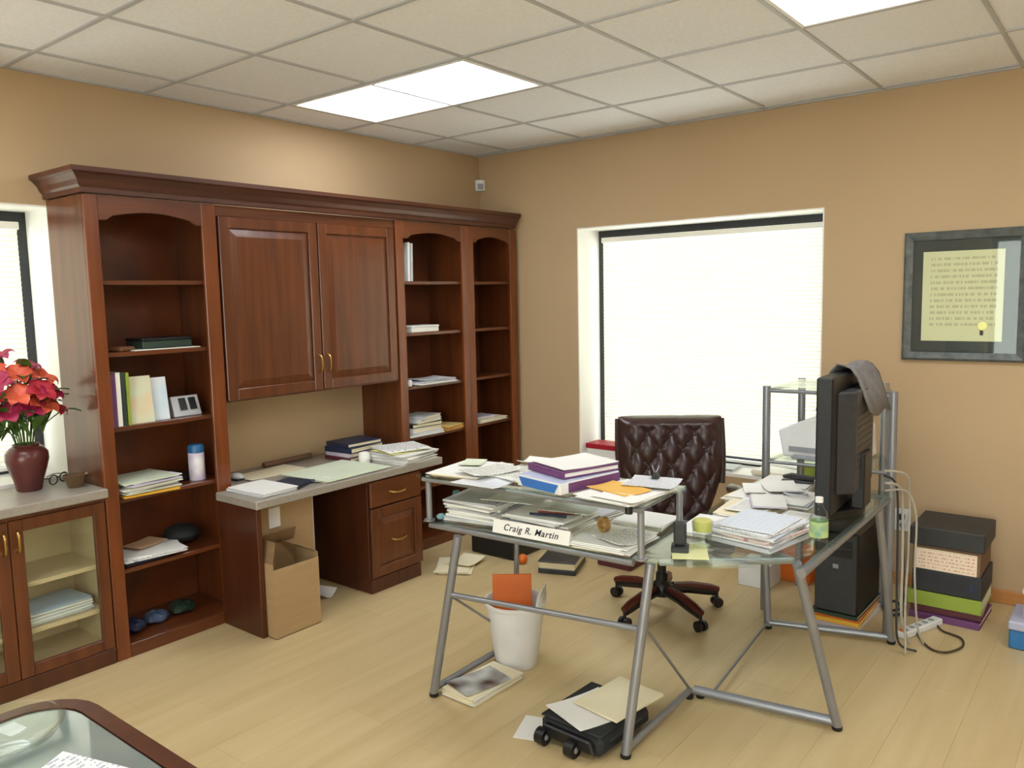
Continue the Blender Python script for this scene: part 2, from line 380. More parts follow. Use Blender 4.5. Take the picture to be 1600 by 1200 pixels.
# ------------------------------------------------------------------ cherry wall unit
YFc = -.36; ZT = 2.05; SH = [1.69, 1.375, 1.045, .725, .40]
def bookcase(label, x0, x1, sl, sr, arch=True):
    t = thing('bookcase', label, 'bookcase', ((x0+x1)/2, -.18, 0))
    g = .001; x0 += g; x1 -= g; p = .018
    MB().box(x0, x0+p, -.34, -.002, 0, ZT).build('side_panel', CH, t); MB().box(x1-p, x1, -.34, -.002, 0, ZT).build('side_panel', CH, t)
    MB().box(x0+p, x1-p, -.012, -.002, .06, ZT-.02).build('back_panel', CHB, t)
    MB().box(x0+p, x1-p, -.34, -.002, ZT-.02, ZT).build('top_panel', CHX, t)
    MB().box(x0+p, x1-p, -.34, -.012, .045, .065).build('bottom_panel', CHX, t)
    for z in SH: MB().box(x0+p, x1-p, -.335, -.012, z-.02, z).build('shelf', CHX, t, .002)
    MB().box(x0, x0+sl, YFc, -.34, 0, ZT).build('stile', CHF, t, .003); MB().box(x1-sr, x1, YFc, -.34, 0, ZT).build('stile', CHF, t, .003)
    a, b = x0+sl, x1-sr; w_ = b-a
    poly = [(a, ZT), (a, 1.945), (a+.07*w_, 1.945)]
    if arch:
        for k in range(9):
            u = k/8; poly.append((a+w_*(.13+.74*u), 1.965+.022*math.sin(math.pi*u)))
    poly += [(b-.07*w_, 1.945), (b, 1.945), (b, ZT)]
    MB().prism_xz(poly, YFc+.001, -.341).build('arched_rail', CHX, t, .002)
    MB().box(a, b, YFc+.001, -.341, 0, .062).build('bottom_rail', CHX, t, .002)
    return t
bookcase('tall cherry bookcase between the glazed cabinet and the cherry wall cabinet', -2.985, -2.372, .06, .075)
bookcase('tall cherry bookcase next to the cherry wall cabinet, over the worktop pile', -1.2, -.563, .06, .055)
bookcase('narrow cherry bookcase in the corner of the room', -.563, -.045, .06, .07)

def panel_door(t, x0, x1, z0, z1, y, hx, hz, vertical=True):
    fwid = .055
    d = MB(); d.box(x0, x0+fwid, y, y+.02, z0, z1).box(x1-fwid, x1, y, y+.02, z0, z1)
    d.box(x0+fwid, x1-fwid, y, y+.02, z0, z0+fwid).box(x0+fwid, x1-fwid, y, y+.02, z1-fwid, z1)
    dd = d.build('door' if vertical else 'drawer_front', CH, t, .003)
    a, b, c, e = x0+fwid, x1-fwid, z0+fwid, z1-fwid; q = min(.04, (e-c)*.3)
    pm = MB().add([(a, y+.012, c), (b, y+.012, c), (b, y+.012, e), (a, y+.012, e), (a+q, y+.003, c+q), (b-q, y+.003, c+q), (b-q, y+.003, e-q), (a+q, y+.003, e-q)],
                  [(4, 5, 6, 7), (0, 1, 5, 4), (1, 2, 6, 5), (2, 3, 7, 6), (3, 0, 4, 7)])
    pm.build('raised_panel', CH, dd)
    if vertical: pts = [(hx, y, hz-.045), (hx, y-.022, hz-.035), (hx, y-.028, hz), (hx, y-.022, hz+.035), (hx, y, hz+.045)]
    else: pts = [(hx-.05, y, hz), (hx-.04, y-.022, hz-.004), (hx, y-.028, hz-.008), (hx+.04, y-.022, hz-.004), (hx+.05, y, hz)]
    MB().tube(spline(pts, 4), .0055, 8).build('pull_handle', BRASS, dd, smooth=True)
    return dd
t = thing('wall_cabinet', 'two door cherry wall cabinet hanging between the bookcases', 'cabinet', (-1.786, -.17, 1.09))
x0, x1 = -2.37, -1.202
MB().box(x0, x1, -.335, -.002, 1.09, ZT).build('body', CH, t, .002)
MB().box(x0, x1, -.345, -.3355, 2.0, ZT).build('top_rail', CHX, t)
panel_door(t, x0+.012, -1.776, 1.1, 1.998, -.357, -1.80, 1.245)
panel_door(t, -1.768, x1-.012, 1.1, 1.998, -.357, -1.742, 1.245)

# crown moulding over the whole unit
prof = [(0, 2.055), (.012, 2.055), (.012, 2.075), (.022, 2.085), (.03, 2.105), (.05, 2.128), (.062, 2.135), (.062, 2.155), (-.03, 2.155), (-.03, 2.055)]
x0, x1 = -2.986, -.06
vs = []; n = len(prof)
for o, z in prof: vs.append((x0-o, -.004, z))
for o, z in prof: vs.append((x0-o, YFc-o, z))
for o, z in prof: vs.append((x1, YFc-o, z))
fs = [tuple(range(n))]+[(s*n+i, s*n+(i+1) % n, (s+1)*n+(i+1) % n, (s+1)*n+i) for s in (0, 1) for i in range(n)]+[tuple(range(3*n-1, 2*n-1, -1))]
solo(MB().add(vs, fs), 'crown_moulding', mat('dark_cherry_horizontal', (66, 34, 22), .36, rgb2=(88, 48, 30), scale=(1.6, 20, 20), detail=5), 'cherry crown moulding running along the top of the wall unit', 'moulding')

# worktop, end panel, drawer pedestal
solo(MB().prism([(-2.37,-.004),(-2.37,-.362),(-2.465,-.362),(-2.465,-.70),(-1.215,-.70),(-1.215,-.004)], .625, .665), 'worktop', LAM, 'grey laminate worktop below the cherry wall cabinet', 'worktop', bevel=.004)
solo(MB().box(-2.455, -2.428, -.68, -.362, 0, .6245), 'end_panel', CHD, 'dark cherry end panel holding up the grey worktop beside the cardboard boxes', 'panel', bevel=.002)
t = thing('drawer_pedestal', 'cherry drawer pedestal under the grey worktop', 'drawers', (-1.58, -.37, 0))
px0, px1 = -1.77, -1.385
MB().box(px0, px1, -.665, -.01, .08, .6245).build('body', CHD, t, .002)
MB().box(px0+.005, px1-.005, -.672, -.03, 0, .08).build('plinth', CHD, t, .002)
d = MB().box(px0+.004, px1-.004, -.69, -.67, .475, .615).build('drawer_front', CHX, t, .004)
MB().tube(spline([(-1.63, -.69, .545), (-1.615, -.715, .541), (-1.577, -.72, .538), (-1.54, -.715, .541), (-1.525, -.69, .545)], 4), .0055, 8).build('pull_handle', BRASS, d, smooth=True)
panel_door(t, px0+.004, px1-.004, .09, .468, -.69, -1.577, .28, False)

# glazed base cabinet on the left with its own counter
t = thing('base_cabinet', 'cherry base cabinet with glazed doors below the vase of lilies', 'cabinet', (-3.38, -.18, 0))
bx0, bx1 = -3.75, -2.988
MB().box(bx0, bx0+.018, -.34, -.016, .0, .755).build('side_panel', CH, t); MB().box(bx1-.018, bx1, -.34, -.016, 0, .755).build('side_panel', MAPLE, t)
MB().box(bx0+.018, bx1-.018, -.028, -.016, .06, .755).build('back_panel', MAPLE, t)
MB().box(bx0+.018, bx1-.018, -.34, -.028, .07, .09).build('bottom_panel', MAPLE, t)
for z in (.455, .255): MB().box(bx0+.018, bx1-.018, -.325, -.028, z-.02, z).build('shelf', MAPLE, t, .002)
MB().box(bx0, bx1, YFc, -.34, 0, .07).build('plinth', CHD, t, .002)
MB().box(bx0, bx1, YFc, -.34, .735, .755).build('top_rail', CHX, t)
for a, b, hx in ((bx0+.004, -3.372, -3.395), (-3.368, bx1-.002, -3.345)):
    d = MB(); f = .05; y0, y1 = YFc-.001, -.341; z0, z1 = .072, .732
    d.box(a, a+f, y0, y1, z0, z1).box(b-f, b, y0, y1, z0, z1).box(a+f, b-f, y0, y1, z0, z0+f).box(a+f, b-f, y0, y1, z1-f, z1)
    dd = d.build('door', CH, t, .003)
    MB().box(a+f-.004, b-f+.004, -.352, -.348, z0+f-.004, z1-f+.004).build('glass_pane', GLASS, dd)
    MB().tube(spline([(hx, -.361, .6), (hx, -.383, .61), (hx, -.388, .645), (hx, -.383, .68), (hx, -.361, .69)], 4), .0055, 8).build('pull_handle', BRASS, dd, smooth=True)
solo(MB().box(-3.76, -2.988, -.40, -.002, .7555, .795), 'countertop', LAM, 'grey laminate countertop on the glazed base cabinet', 'countertop', bevel=.004)

# ------------------------------------------------------------------ paper, book and box helpers
def leaves(x, y, z, w_, d, h, a=0, n=6, jit=.012, ja=.06, rnd=None, mats=1):
    rnd = rnd or random
    m = MB(); th = h/n
    for k in range(n):
        m.cur = k % mats
        m.rbox(x+rnd.uniform(-jit, jit), y+rnd.uniform(-jit, jit), z+k*th, w_, d, th*.92, a+rnd.uniform(-ja, ja))
    m.cur = 0
    return m
def stack(label, x, y, z, w_, d, h, a=0, mats=None, n=6, jit=.012, ja=.06, name='paper_stack', cat='paper', group=None):
    mats = mats or [PAPER]
    return solo(leaves(x, y, z+.0006, w_, d, h, a, n, jit, ja, mats=len(mats)), name, mats, label, cat, group)
def sheet(label, x, y, z, w_, d, a=0, m=None, th=.0015, curl=0, name='paper_sheet', cat='paper', group=None):
    """one sheet with a slight wave so it reads as paper"""
    g = MB(); n = 6
    M = Matrix.Translation((x, y, z+.0006)) @ RZ(a); vs = []
    for side in (0, 1):
        for i in range(n+1):
            for j in (0, 1):
                u = i/n; vs.append(M @ Vector(((u-.5)*w_, (j-.5)*d, curl*(abs(u-.5)*2)**2+side*th)))
    k = 2*(n+1); fs = []
    for i in range(n):
        q = 2*i
        fs += [(q, q+1, q+3, q+2), (k+q, k+q+2, k+q+3, k+q+1), (q, q+2, k+q+2, k+q), (q+1, k+q+1, k+q+3, q+3)]
    fs += [(0, k, k+1, 1), (k-2, k-1, 2*k-1, 2*k-2)]
    return solo(g.add(vs, fs), name, m or PAPER, label, cat, group)
def book(label, x, y, z, w_, d, h, a, cover, name='book', group=None, page=None):
    """closed book: w along x, d along y, h high, spine on -x side"""
    t = thing(name, label, 'book', (x, y, z+.0006), a, group)
    c = min(.004, h*.18); c = max(c, .0015)
    MB().box(-w_/2, w_/2, -d/2, d/2, 0, c).box(-w_/2, w_/2, -d/2, d/2, h-c, h).box(-w_/2, -w_/2+c, -d/2, d/2, c, h-c).build('cover', cover, t, world=False)
    MB().box(-w_/2+c, w_/2-.004, -d/2+.004, d/2-.004, c, h-c).build('pages', page or CREAM, t, world=False)
    return t
def upright(label, x, y, z, th, dep, hgt, cover, lean=0, group=None):
    """book standing on a shelf, spine toward -y"""
    t = thing('book', label, 'book', (x, y, z+.0006), 0, group)
    c = .0025; M = Matrix.Rotation(lean, 4, 'Y')
    MB().box(-th/2, -th/2+c, 0, dep, 0, hgt).box(th/2-c, th/2, 0, dep, 0, hgt).box(-th/2+c, th/2-c, 0, c, 0, hgt).xf(M).build('cover', cover, t, world=False)
    MB().box(-th/2+c, th/2-c, c, dep-.004, .003, hgt-.003).xf(M).build('pages', CREAM, t, world=False)
    return t

# ------------------------------------------------------------------ glass topped steel desk
t = thing('glass_desk', 'L-shaped glass desk on a silver steel frame with a raised shelf', 'desk', (-1.9, -2.4, 0))
ZG = .70
def glass(poly, z0, z1, nm): return MB().prism(poly, z0, z1).build(nm, DESKG, t, .002)
glass([(-2.33, -1.64), (-2.275, -2.555), (-1.70, -2.52), (-1.755, -1.605)][::-1], ZG-.008, ZG, 'desktop_panel')
arc = [(-2.273, -2.562), (-2.262, -2.66), (-2.235, -2.75), (-2.19, -2.83), (-2.13, -2.90), (-2.06, -2.955), (-1.98, -3.005), (-1.90, -3.04), (-1.80, -3.06), (-1.72, -3.065), (-1.695, -2.527)]
glass(arc, ZG-.008, ZG, 'corner_panel')
glass([(-1.714, -3.065), (-.86, -3.06), (-.83, -2.47), (-1.69, -2.515)], ZG-.008, ZG, 'return_panel')
sp = [(-2.365, -1.645), (-2.305, -2.63), (-1.955, -2.61), (-2.015, -1.625)]
glass(sp[::-1], .882, .89, 'raised_shelf')
def bar(a, b, r_=.0125, nm='frame_bar', sg=10): return MB().tube([a, b], r_, sg).build(nm, METAL, t, smooth=True)
# shelf: rails and posts
zs = .872
for a, b in ((0, 1), (1, 2), (2, 3), (3, 0)):
    p, q = sp[a], sp[b]
    if a in (0, 2): bar((p[0]+.02, p[1]+.02*(1 if a else -1), zs), (q[0]+.02, q[1]+.02*(-1 if a else 1), zs), .009, 'shelf_rail')
for x, y in ((-2.322, -1.672), (-2.268, -2.597), (-2.02, -1.655), (-1.965, -2.585)):
    bar((x, y, ZG), (x, y, .884), .012, 'shelf_post')
    MB().lathe([(.022, ZG), (.022, ZG+.006)], x, y, 12).build('post_collar', METAL, t, smooth=True)
for x, y in ((-2.3, -2.57), (-2.285, -1.7)): MB().lathe([(.013, .86), (.013, .882)], x, y, 10).build('rubber_pad', BLK, t)
# beams under the glass
zb = .678
bar((-2.305, -1.66, zb), (-2.255, -2.56, zb), .013, 'beam'); bar((-1.775, -1.63, zb), (-1.725, -2.50, zb), .013, 'beam')
bar((-2.305, -1.70, zb), (-1.775, -1.67, zb), .012, 'beam'); bar((-2.26, -2.545, zb), (-1.73, -2.512, zb), .012, 'beam')
bar((-2.20, -2.63, zb), (-1.93, -2.985, zb), .012, 'beam'); bar((-1.725, -2.53, zb), (-.87, -2.50, zb), .012, 'beam')
bar((-.88, -2.5, zb), (-.90, -3.03, zb), .012, 'beam')
bar((-1.95, -3.02, .645), (-.90, -3.035, .675), .017, 'beam')
bar((-1.93, -2.985, zb), (-1.74, -2.54, zb), .012, 'beam')
# legs
feet = [(-2.375, -1.716), (-2.298, -2.551), (-1.695, -3.074), (-.971, -2.545), (-.82, -3.05)]
tops = [(-2.335, -1.835), (-2.20, -2.595), (-1.92, -2.995), (-.975, -2.51), (-1.02, -3.03)]
for (a, b), (c, d) in zip(feet, tops):
    bar((a, b, .014), (c, d, .668), .017, 'leg', 12)
    MB().lathe([(.016, 0), (.019, .004), (.019, .014), (.012, .02)], a, b, 12).build('foot', BLK, t, smooth=True)
z0 = .03
bar((-2.375, -1.716, z0), (-1.82, -1.70, z0), .013, 'floor_bar'); bar((-2.298, -2.551, z0), (-1.789, -2.542, z0), .013, 'floor_bar')
bar((-1.775, -2.555, z0), (-1.695, -3.074, z0), .018, 'floor_bar'); bar((-.971, -2.545, z0), (-.82, -3.05, z0), .015, 'floor_bar')
bar((-1.735, -2.62, z0), (-.975, -2.545, z0), .006, 'tie_rod')
for x, y in ((-1.82, -1.70), (-1.795, -2.542), (-1.765, -2.575)):
    MB().lathe([(.016, 0), (.018, .004), (.018, .016), (.012, .02)], x, y, 12).build('foot', BLK, t, smooth=True)
bar((-2.352, -1.79, .43), (-1.82, -1.70, .04), .0055, 'tie_rod'); bar((-2.23, -2.58, .46), (-1.795, -2.542, .04), .0055, 'tie_rod')
bar((-2.349, -1.795, .43), (-2.23, -2.58, .44), .011, 'stretcher')
bar((-1.82, -1.70, .03), (-1.78, -1.69, .67), .012, 'leg')

# ------------------------------------------------------------------ tall steel shelf tower at the end of the desk
t = thing('shelf_tower', 'tall silver steel shelf tower with glass shelves beside the window', 'shelf', (-.55, -2.7, 0))
cs = [(-.76, -2.445), (-.73, -3.01), (-.38, -2.89), (-.33, -2.47)]
for x, y in cs:
    MB().tube([(x, y, 0), (x, y, 1.125)], .019, 10).build('post', METAL, t, smooth=True)
for z in (.765, 1.115):
    MB().prism([(x, y) for x, y in cs], z, z+.008).build('glass_shelf', DESKG, t)
    for k in range(4):
        a, b = cs[k], cs[(k+1) % 4]; MB().tube([(*a, z-.012), (*b, z-.012)], .009, 8).build('shelf_rail', METAL, t, smooth=True)

# printer on the tower
t = thing('printer', 'white desktop printer on the steel shelf tower', 'printer', (-.52, -2.68, .7735))
MB().prism_yz([(-2.50, .774), (-2.87, .774), (-2.86, .93), (-2.80, .975), (-2.62, .965), (-2.475, .90)], -.68, -.42).build('body', WPLA, t, .006)
MB().box(-.685, -.681, -2.84, -2.53, .80, .825).build('paper_slot', GREY, t)
MB().prism_yz([(-2.64, .972), (-2.80, .982), (-2.80, 1.03), (-2.66, 1.0)], -.64, -.46).build('input_tray', DGREY, t, .003)
MB().box(-.74, -.69, -2.80, -2.56, .776, .788).build('output_tray', GREY, t, .002)

# ------------------------------------------------------------------ monitor, PC and cables on the return
t = thing('monitor', 'wide black flat screen monitor standing on the glass desk', 'monitor', (-1.28, -2.95, ZG), math.radians(3))
MB().box(-.28, .28, -.03, .03, .04, .56).build('bezel', BLK, t, .006, world=False)
MB().box(-.255, .255, .0295, .0315, .075, .53).build('screen', mat('dark_screen', (14, 15, 18), .12, rgb2=(16, 17, 20)), t, world=False)
MB().prism([(-.22, -.03), (.22, -.03), (.15, -.085), (-.15, -.085)], .11, .50).build('rear_housing', DGREY, t, .006, world=False)
MB().box(-.06, .06, -.10, -.05, .03, .25).build('neck', BLK, t, .005, world=False)
MB().prism([(-.17+.34*k/12, .09*math.sin(math.pi*k/12)) for k in range(13)]+[(.17-.34*k/12, -.09*math.sin(math.pi*k/12)) for k in range(1, 12)], .001, .03).build('base', BLK, t, .004, world=False)
for k in range(9): MB().box(-.12, .12, -.0862, -.0845, .2+.025*k, .21+.025*k).build('vent_slot', BLK, t, world=False)
m = MB(); n = 8; vs = []
for i in range(n+1):
    for j in range(n+1):
        u, v = i/n-.5, j/n-.5
        vs.append((-1.18+u*.30, -2.965+v*.2, 1.268-.55*max(0, abs(v)-.2)+.01*math.sin(9*u)+.012*math.cos(7*v+2*u)))
for i in range(n):
    for j in range(n): m.add([], [])
    m.f += [(i*(n+1)+j, (i+1)*(n+1)+j, (i+1)*(n+1)+j+1, i*(n+1)+j+1) for j in range(n)]
m.v = vs; m.mi = [0]*len(m.f)
o = solo(m, 'dust_cloth', mat('grey_cloth', (120, 116, 110), .9, rgb2=(98, 94, 90), scale=(20, 20, 20), bump=.3), 'rumpled grey cloth draped over the top of the monitor', 'cloth', smooth=True)
sd = o.modifiers.new('thickness', 'SOLIDIFY'); sd.thickness = .006; sd.offset = 1

t = thing('computer_tower', 'black computer tower under the glass desk beside the loose cables', 'computer', (-.61, -2.80, .085))
MB().box(-.81, -.43, -2.90, -2.705, .086, .47).build('case', BLK, t, .006)
MB().box(-.818, -.8105, -2.895, -2.71, .09, .465).build('front_bezel', DGREY, t, .003)
for z in (.40, .355): MB().box(-.822, -.8185, -2.875, -2.73, z, z+.035).build('drive_bay', BLK, t, .001)
MB().box(-.822, -.8185, -2.815, -2.79, .30, .32).build('power_button', GREY, t, .001)
for z0, h, mt, w_, lb in ((0, .03, LILAC, .40, 'lilac binder lowest in the pile under the computer tower'), (.03, .022, YEL, .38, 'yellow folder in the pile under the computer tower'), (.052, .014, ORAN, .37, 'orange folder in the pile under the computer tower'), (.066, .018, DGREEN, .40, 'dark green binder right under the computer tower')):
    book(lb, -.625, -2.80, z0, w_*.97, .21, h-.0012, random.uniform(-.05, .05), mt, 'binder')

CABL = mat('pale_grey_cable', (176, 172, 160), .5, rgb2=(166, 162, 150)); CABB = mat('brown_black_cable', (70, 54, 34), .5, rgb2=(60, 46, 28))
cabs = [([(-1.05, -3.06, .78), (-.95, -3.09, .75), (-.87, -3.09, .66), (-.865, -3.095, .4), (-.87, -3.10, .15), (-.80, -3.12, .012)], .006, CABL, 'thick pale grey cable falling from the monitor to the floor'),
        ([(-1.04, -3.05, .83), (-.93, -3.11, .80), (-.84, -3.11, .70), (-.83, -3.11, .45), (-.88, -3.115, .2), (-.92, -3.13, .01)], .0045, CABL, 'thin pale cable crossing in front of the thick cable'),
        ([(-1.02, -3.05, .74), (-.9, -3.11, .72), (-.845, -3.14, .6), (-.84, -3.14, .35), (-.80, -3.15, .1), (-.76, -3.17, .01)], .0045, CABL, 'pale grey cable hanging on the outside of the cable bundle'),
        ([(-1.0, -3.045, .80), (-.92, -3.075, .74), (-.895, -3.08, .5), (-.90, -3.085, .25), (-.92, -3.10, .06), (-.86, -3.16, .009)], .005, DGREY, 'dark grey cable in the bundle beside the desk leg'),
        ([(-.62, -3.10, .011), (-.78, -3.19, .008), (-.80, -3.26, .008), (-.70, -3.31, .008), (-.60, -3.29, .008), (-.56, -3.21, .008), (-.50, -3.17, .008), (-.49, -3.12, .008)], .005, CABB, 'brown cable looping across the floor by the box stack'),
        ([(-.03, -2.905, .34), (-.07, -2.92, .3), (-.06, -2.93, .15), (-.15, -2.95, .03), (-.35, -3.0, .008), (-.55, -3.04, .035)], .0045, CABB, 'dark cable running from the wall outlet to the power strip'),
        ([(-.45, -2.955, .008), (-.38, -2.99, .008), (-.3, -2.95, .008), (-.35, -2.915, .008), (-.45, -2.93, .012), (-.5, -2.99, .012), (-.42, -3.02, .012)], .006, DGREY, 'coiled dark grey cable on the floor by the wall')]
for pts, r_, mt, lb in cabs:
    solo(MB().tube(spline(pts, 8), r_, 7), 'cable', mt, lb, 'cable', smooth=True)
t = thing('power_strip', 'white power strip lying on the floor by the cables', 'power strip', (-.60, -3.12, 0), math.radians(-20))
MB().box(-.15, .15, -.024, .024, .0005, .032).build('body', WPLA, t, .004, world=False)
for k in range(5): MB().lathe([(.014, .032), (.014, .0335)], -.11+.05*k, 0, 10).build('socket', GREY, t, world=False)
MB().box(-.145, -.125, -.012, .012, .032, .039).build('switch', ORAN, t, .001, world=False)
t = thing('wall_outlet', 'white wall outlet with a dark plug beside the box stack', 'outlet', (-.004, -2.905, .30))
MB().box(-.007, -.0005, -2.945, -2.865, .295, .415).build('plate', WPLA, t, .002)
for z in (.325, .375): MB().lathe([(.014, 0), (.014, .003)], 0, 0, 12).xf(Matrix.Translation((-.0102, -2.905, z)) @ Matrix.Rotation(math.pi/2, 4, 'Y')).build('socket', GREY, t)
MB().box(-.04, -.0105, -2.92, -2.89, .36, .39).build('plug', NAVY, t, .004)
t = thing('motion_sensor', 'small white motion sensor high in the room corner', 'sensor', (-.03, -.03, 2.35))
MB().prism([(-.004, -.004), (-.06, -.004), (-.06, -.03), (-.03, -.06), (-.004, -.06)], 2.35, 2.43).build('body', WPLA, t, .006)
MB().prism([(-.058, -.031), (-.031, -.058), (-.036, -.063), (-.063, -.036)], 2.36, 2.40).build('lens', GREY, t, .003)

# ------------------------------------------------------------------ tufted leather chair
t = thing('office_chair', 'tufted dark burgundy leather swivel chair behind the glass desk', 'chair', (-1.07, -2.04, 0))
cx, cy = -1.07, -2.04
UP = Matrix.Translation((-1.105, -2.115, 0)) @ RZ(math.radians(34)) @ Matrix.Translation((1.035, 2.04, 0))   # seat swivelled toward the room
ny, nz = 72, 64; ZB0, ZB1 = .47, .978; sy, sz = .112, .078
def half(z):       # half width of the backrest at height z
    u = (z-ZB0)/(ZB1-ZB0)
    return .13+.12*min(1, u/.5)**.6 if u < .5 else .25
def bx_(z): return -1.005+.10*(z-ZB0)/(ZB1-ZB0)
vs = []
for i in range(nz+1):
    z = ZB0+(ZB1-ZB0)*i/nz; hwid = half(z)
    for j in range(ny+1):
        s_ = -1+2*j/ny; y = s_*hwid
        u, v = y/sy, (z-.90)/sz
        a, b = u/1+v/2, u/1-v/2
        p = (abs(math.sin(math.pi*a))*abs(math.sin(math.pi*b)))**.45
        fade = min(1, max(0, (.27-abs(y))/.07))*min(1, max(0, (z-.49)/.05))
        up = max(0, min(1, (z-.925)/.03))
        p = p*(1-up)+up*(.8+.2*abs(math.sin(math.pi*u)))
        edge = (1-abs(s_)**10)*(1-max(0, (i/nz-.93)/.07)**2)*(1-max(0, (.08-i/nz)/.08)**2)
        vs.append((bx_(z)-.03-.035*edge-.026*p*fade*edge, cy+y, z))
nf = len(vs)
for i in range(nz+1):
    z = ZB0+(ZB1-ZB0)*i/nz; hwid = half(z)
    for j in range(ny+1): vs.append((bx_(z)+.03*(1-abs(-1+2*j/ny)**6), cy+(-1+2*j/ny)*hwid, z))
fs = []
for i in range(nz):
    for j in range(ny):
        a = i*(ny+1)+j; fs += [(a, a+1, a+ny+2, a+ny+1), (nf+a, nf+a+ny+1, nf+a+ny+2, nf+a+1)]
for j in range(ny):
    a = nz*(ny+1)+j; fs += [(j, nf+j, nf+j+1, j+1), (a, a+1, nf+a+1, nf+a)]
for i in range(nz):
    a = i*(ny+1); b = a+ny; fs += [(a, a+ny+1, nf+a+ny+1, nf+a), (b, nf+b, nf+b+ny+1, b+ny+1)]
br = MB().add(vs, fs).xf(UP).build('backrest', LEATH, t, smooth=True)
for k in range(-6, 2):
    z = .90+sz*k
    if z < .52 or z > .91: continue
    for q in range(-3, 4):
        y = sy*(q+(.5 if k % 2 else 0))
        if abs(y) > half(z)-.05: continue
        MB().ball((bx_(z)-.068, cy+y, z), .009, 8, (.7, 1, 1)).xf(UP).build('button', LEATH, br, smooth=True)
for s_ in (-1, 1):
    MB().tube(spline([(bx_(ZB1)-.015, cy+s_*.253, ZB1-.01), (bx_(.8)-.02, cy+s_*.255, .8), (bx_(.66)-.03, cy+s_*.245, .66)], 4), .014, 8).xf(UP).build('side_welt', LEATH, t, smooth=True)
m = MB(); poly = []
for k in range(24):
    a = 2*math.pi*k/24; c_, s_ = math.cos(a), math.sin(a)
    poly.append((-1.19+.24*math.copysign(abs(c_)**.5, c_), cy+.25*math.copysign(abs(s_)**.5, s_)))
m.prism(poly, .40, .49).xf(UP).build('seat', LEATH, t, .03, smooth=True)
for s_ in (-1, 1):
    y = cy+s_*.29
    MB().tube(spline([(-.99, y, .63), (-1.1, y+s_*.01, .645), (-1.25, y+s_*.01, .64), (-1.31, y, .60)], 5), .026, 10).xf(UP).build('armrest', LEATH, t, smooth=True)
    MB().tube(spline([(-1.27, y, .615), (-1.29, y, .5), (-1.2, y, .415)], 5), .02, 8).xf(UP).build('arm_support', LWOOD, t, smooth=True)
MB().lathe([(.03, .10), (.03, .2), (.022, .2), (.022, .36), (.06, .365), (.06, .41)], cx, cy, 16).build('column', BLK, t, smooth=True)
MB().lathe([(.045, .085), (.05, .11), (.04, .15), (.03, .16)], cx, cy, 16).build('hub', BLK, t, smooth=True)
ca = [(-1.354, -1.995), (-1.186, -2.30), (-.845, -2.25), (-1.025, -1.745)]
angs = [math.atan2(y-cy, x-cx) for x, y in ca]; angs.append(math.radians(20))
for a in angs:
    R_ = .285; d_ = Vector((math.cos(a), math.sin(a), 0)); o = Vector((cx, cy, 0))
    MB().tube([o+d_*.03+Vector((0, 0, .115)), o+d_*.14+Vector((0, 0, .105)), o+d_*.24+Vector((0, 0, .085)), o+d_*R_+Vector((0, 0, .075))], .022, 8, [.026, .024, .022, .018]).build('base_arm', BLK, t, smooth=True)
    MB().tube([o+d_*.06+Vector((0, 0, .128)), o+d_*.15+Vector((0, 0, .122)), o+d_*.25+Vector((0, 0, .102)), o+d_*(R_+.012)+Vector((0, 0, .088))], .02, 8, [.018, .021, .021, .016]).build('wood_cap', LWOOD, t, smooth=True)
    n_ = Vector((-d_.y, d_.x, 0)); c_ = o+d_*(R_+.005)+Vector((0, 0, .026))
    MB().tube([c_-n_*.024, c_-n_*.006], .026, 12).tube([c_+n_*.006, c_+n_*.024], .026, 12).tube([c_+Vector((0, 0, .0)), c_+Vector((0, 0, .05))], .008, 8).build('caster', BLK, t, smooth=True)

# ------------------------------------------------------------------ waste bin, bag, floor papers
t = thing('waste_bin', 'white plastic waste bin under the glass desk', 'bin', (-1.945, -1.80, 0))
bxx, byy = -1.945, -1.80
MB().lathe([(.088, .0005), (.092, .01), (.128, .27), (.136, .272), (.137, .285), (.131, .286), (.124, .27), (.088, .012), (.0, .012)], bxx, byy, 28, False).build('bucket', WPLA, t, smooth=True)
m = MB(); n = 10          # raised ear at the back of the rim
vs = []
for i in range(n+1):
    a = math.radians(-100+75*i/n); hh = .285+.075*math.sin(math.pi*i/n)**.5
    for r_ in (.126, .134):
        vs += [(bxx+r_*math.cos(a), byy+r_*math.sin(a), .27), (bxx+r_*math.cos(a), byy+r_*math.sin(a), hh)]
for i in range(n):
    q = 4*i; m.f += [(q, q+4, q+5, q+1), (q+2, q+3, q+7, q+6), (q+1, q+5, q+7, q+3), (q, q+2, q+6, q+4)]
m.f += [(0, 1, 3, 2), (4*n, 4*n+2, 4*n+3, 4*n+1)]; m.v = vs; m.mi = [0]*len(m.f)
m.build('rim_ear', WPLA, t, smooth=True)
m = MB().rbox(0, 0, 0, .012, .17, .24, 0); m.xf(Matrix.Translation((-1.935, -1.775, .14)) @ RZ(math.radians(38)) @ Matrix.Rotation(math.radians(6), 4, 'Y'))
solo(m, 'folder', ORAN, 'bright orange folder sticking up out of the waste bin', 'folder', bevel=.002)

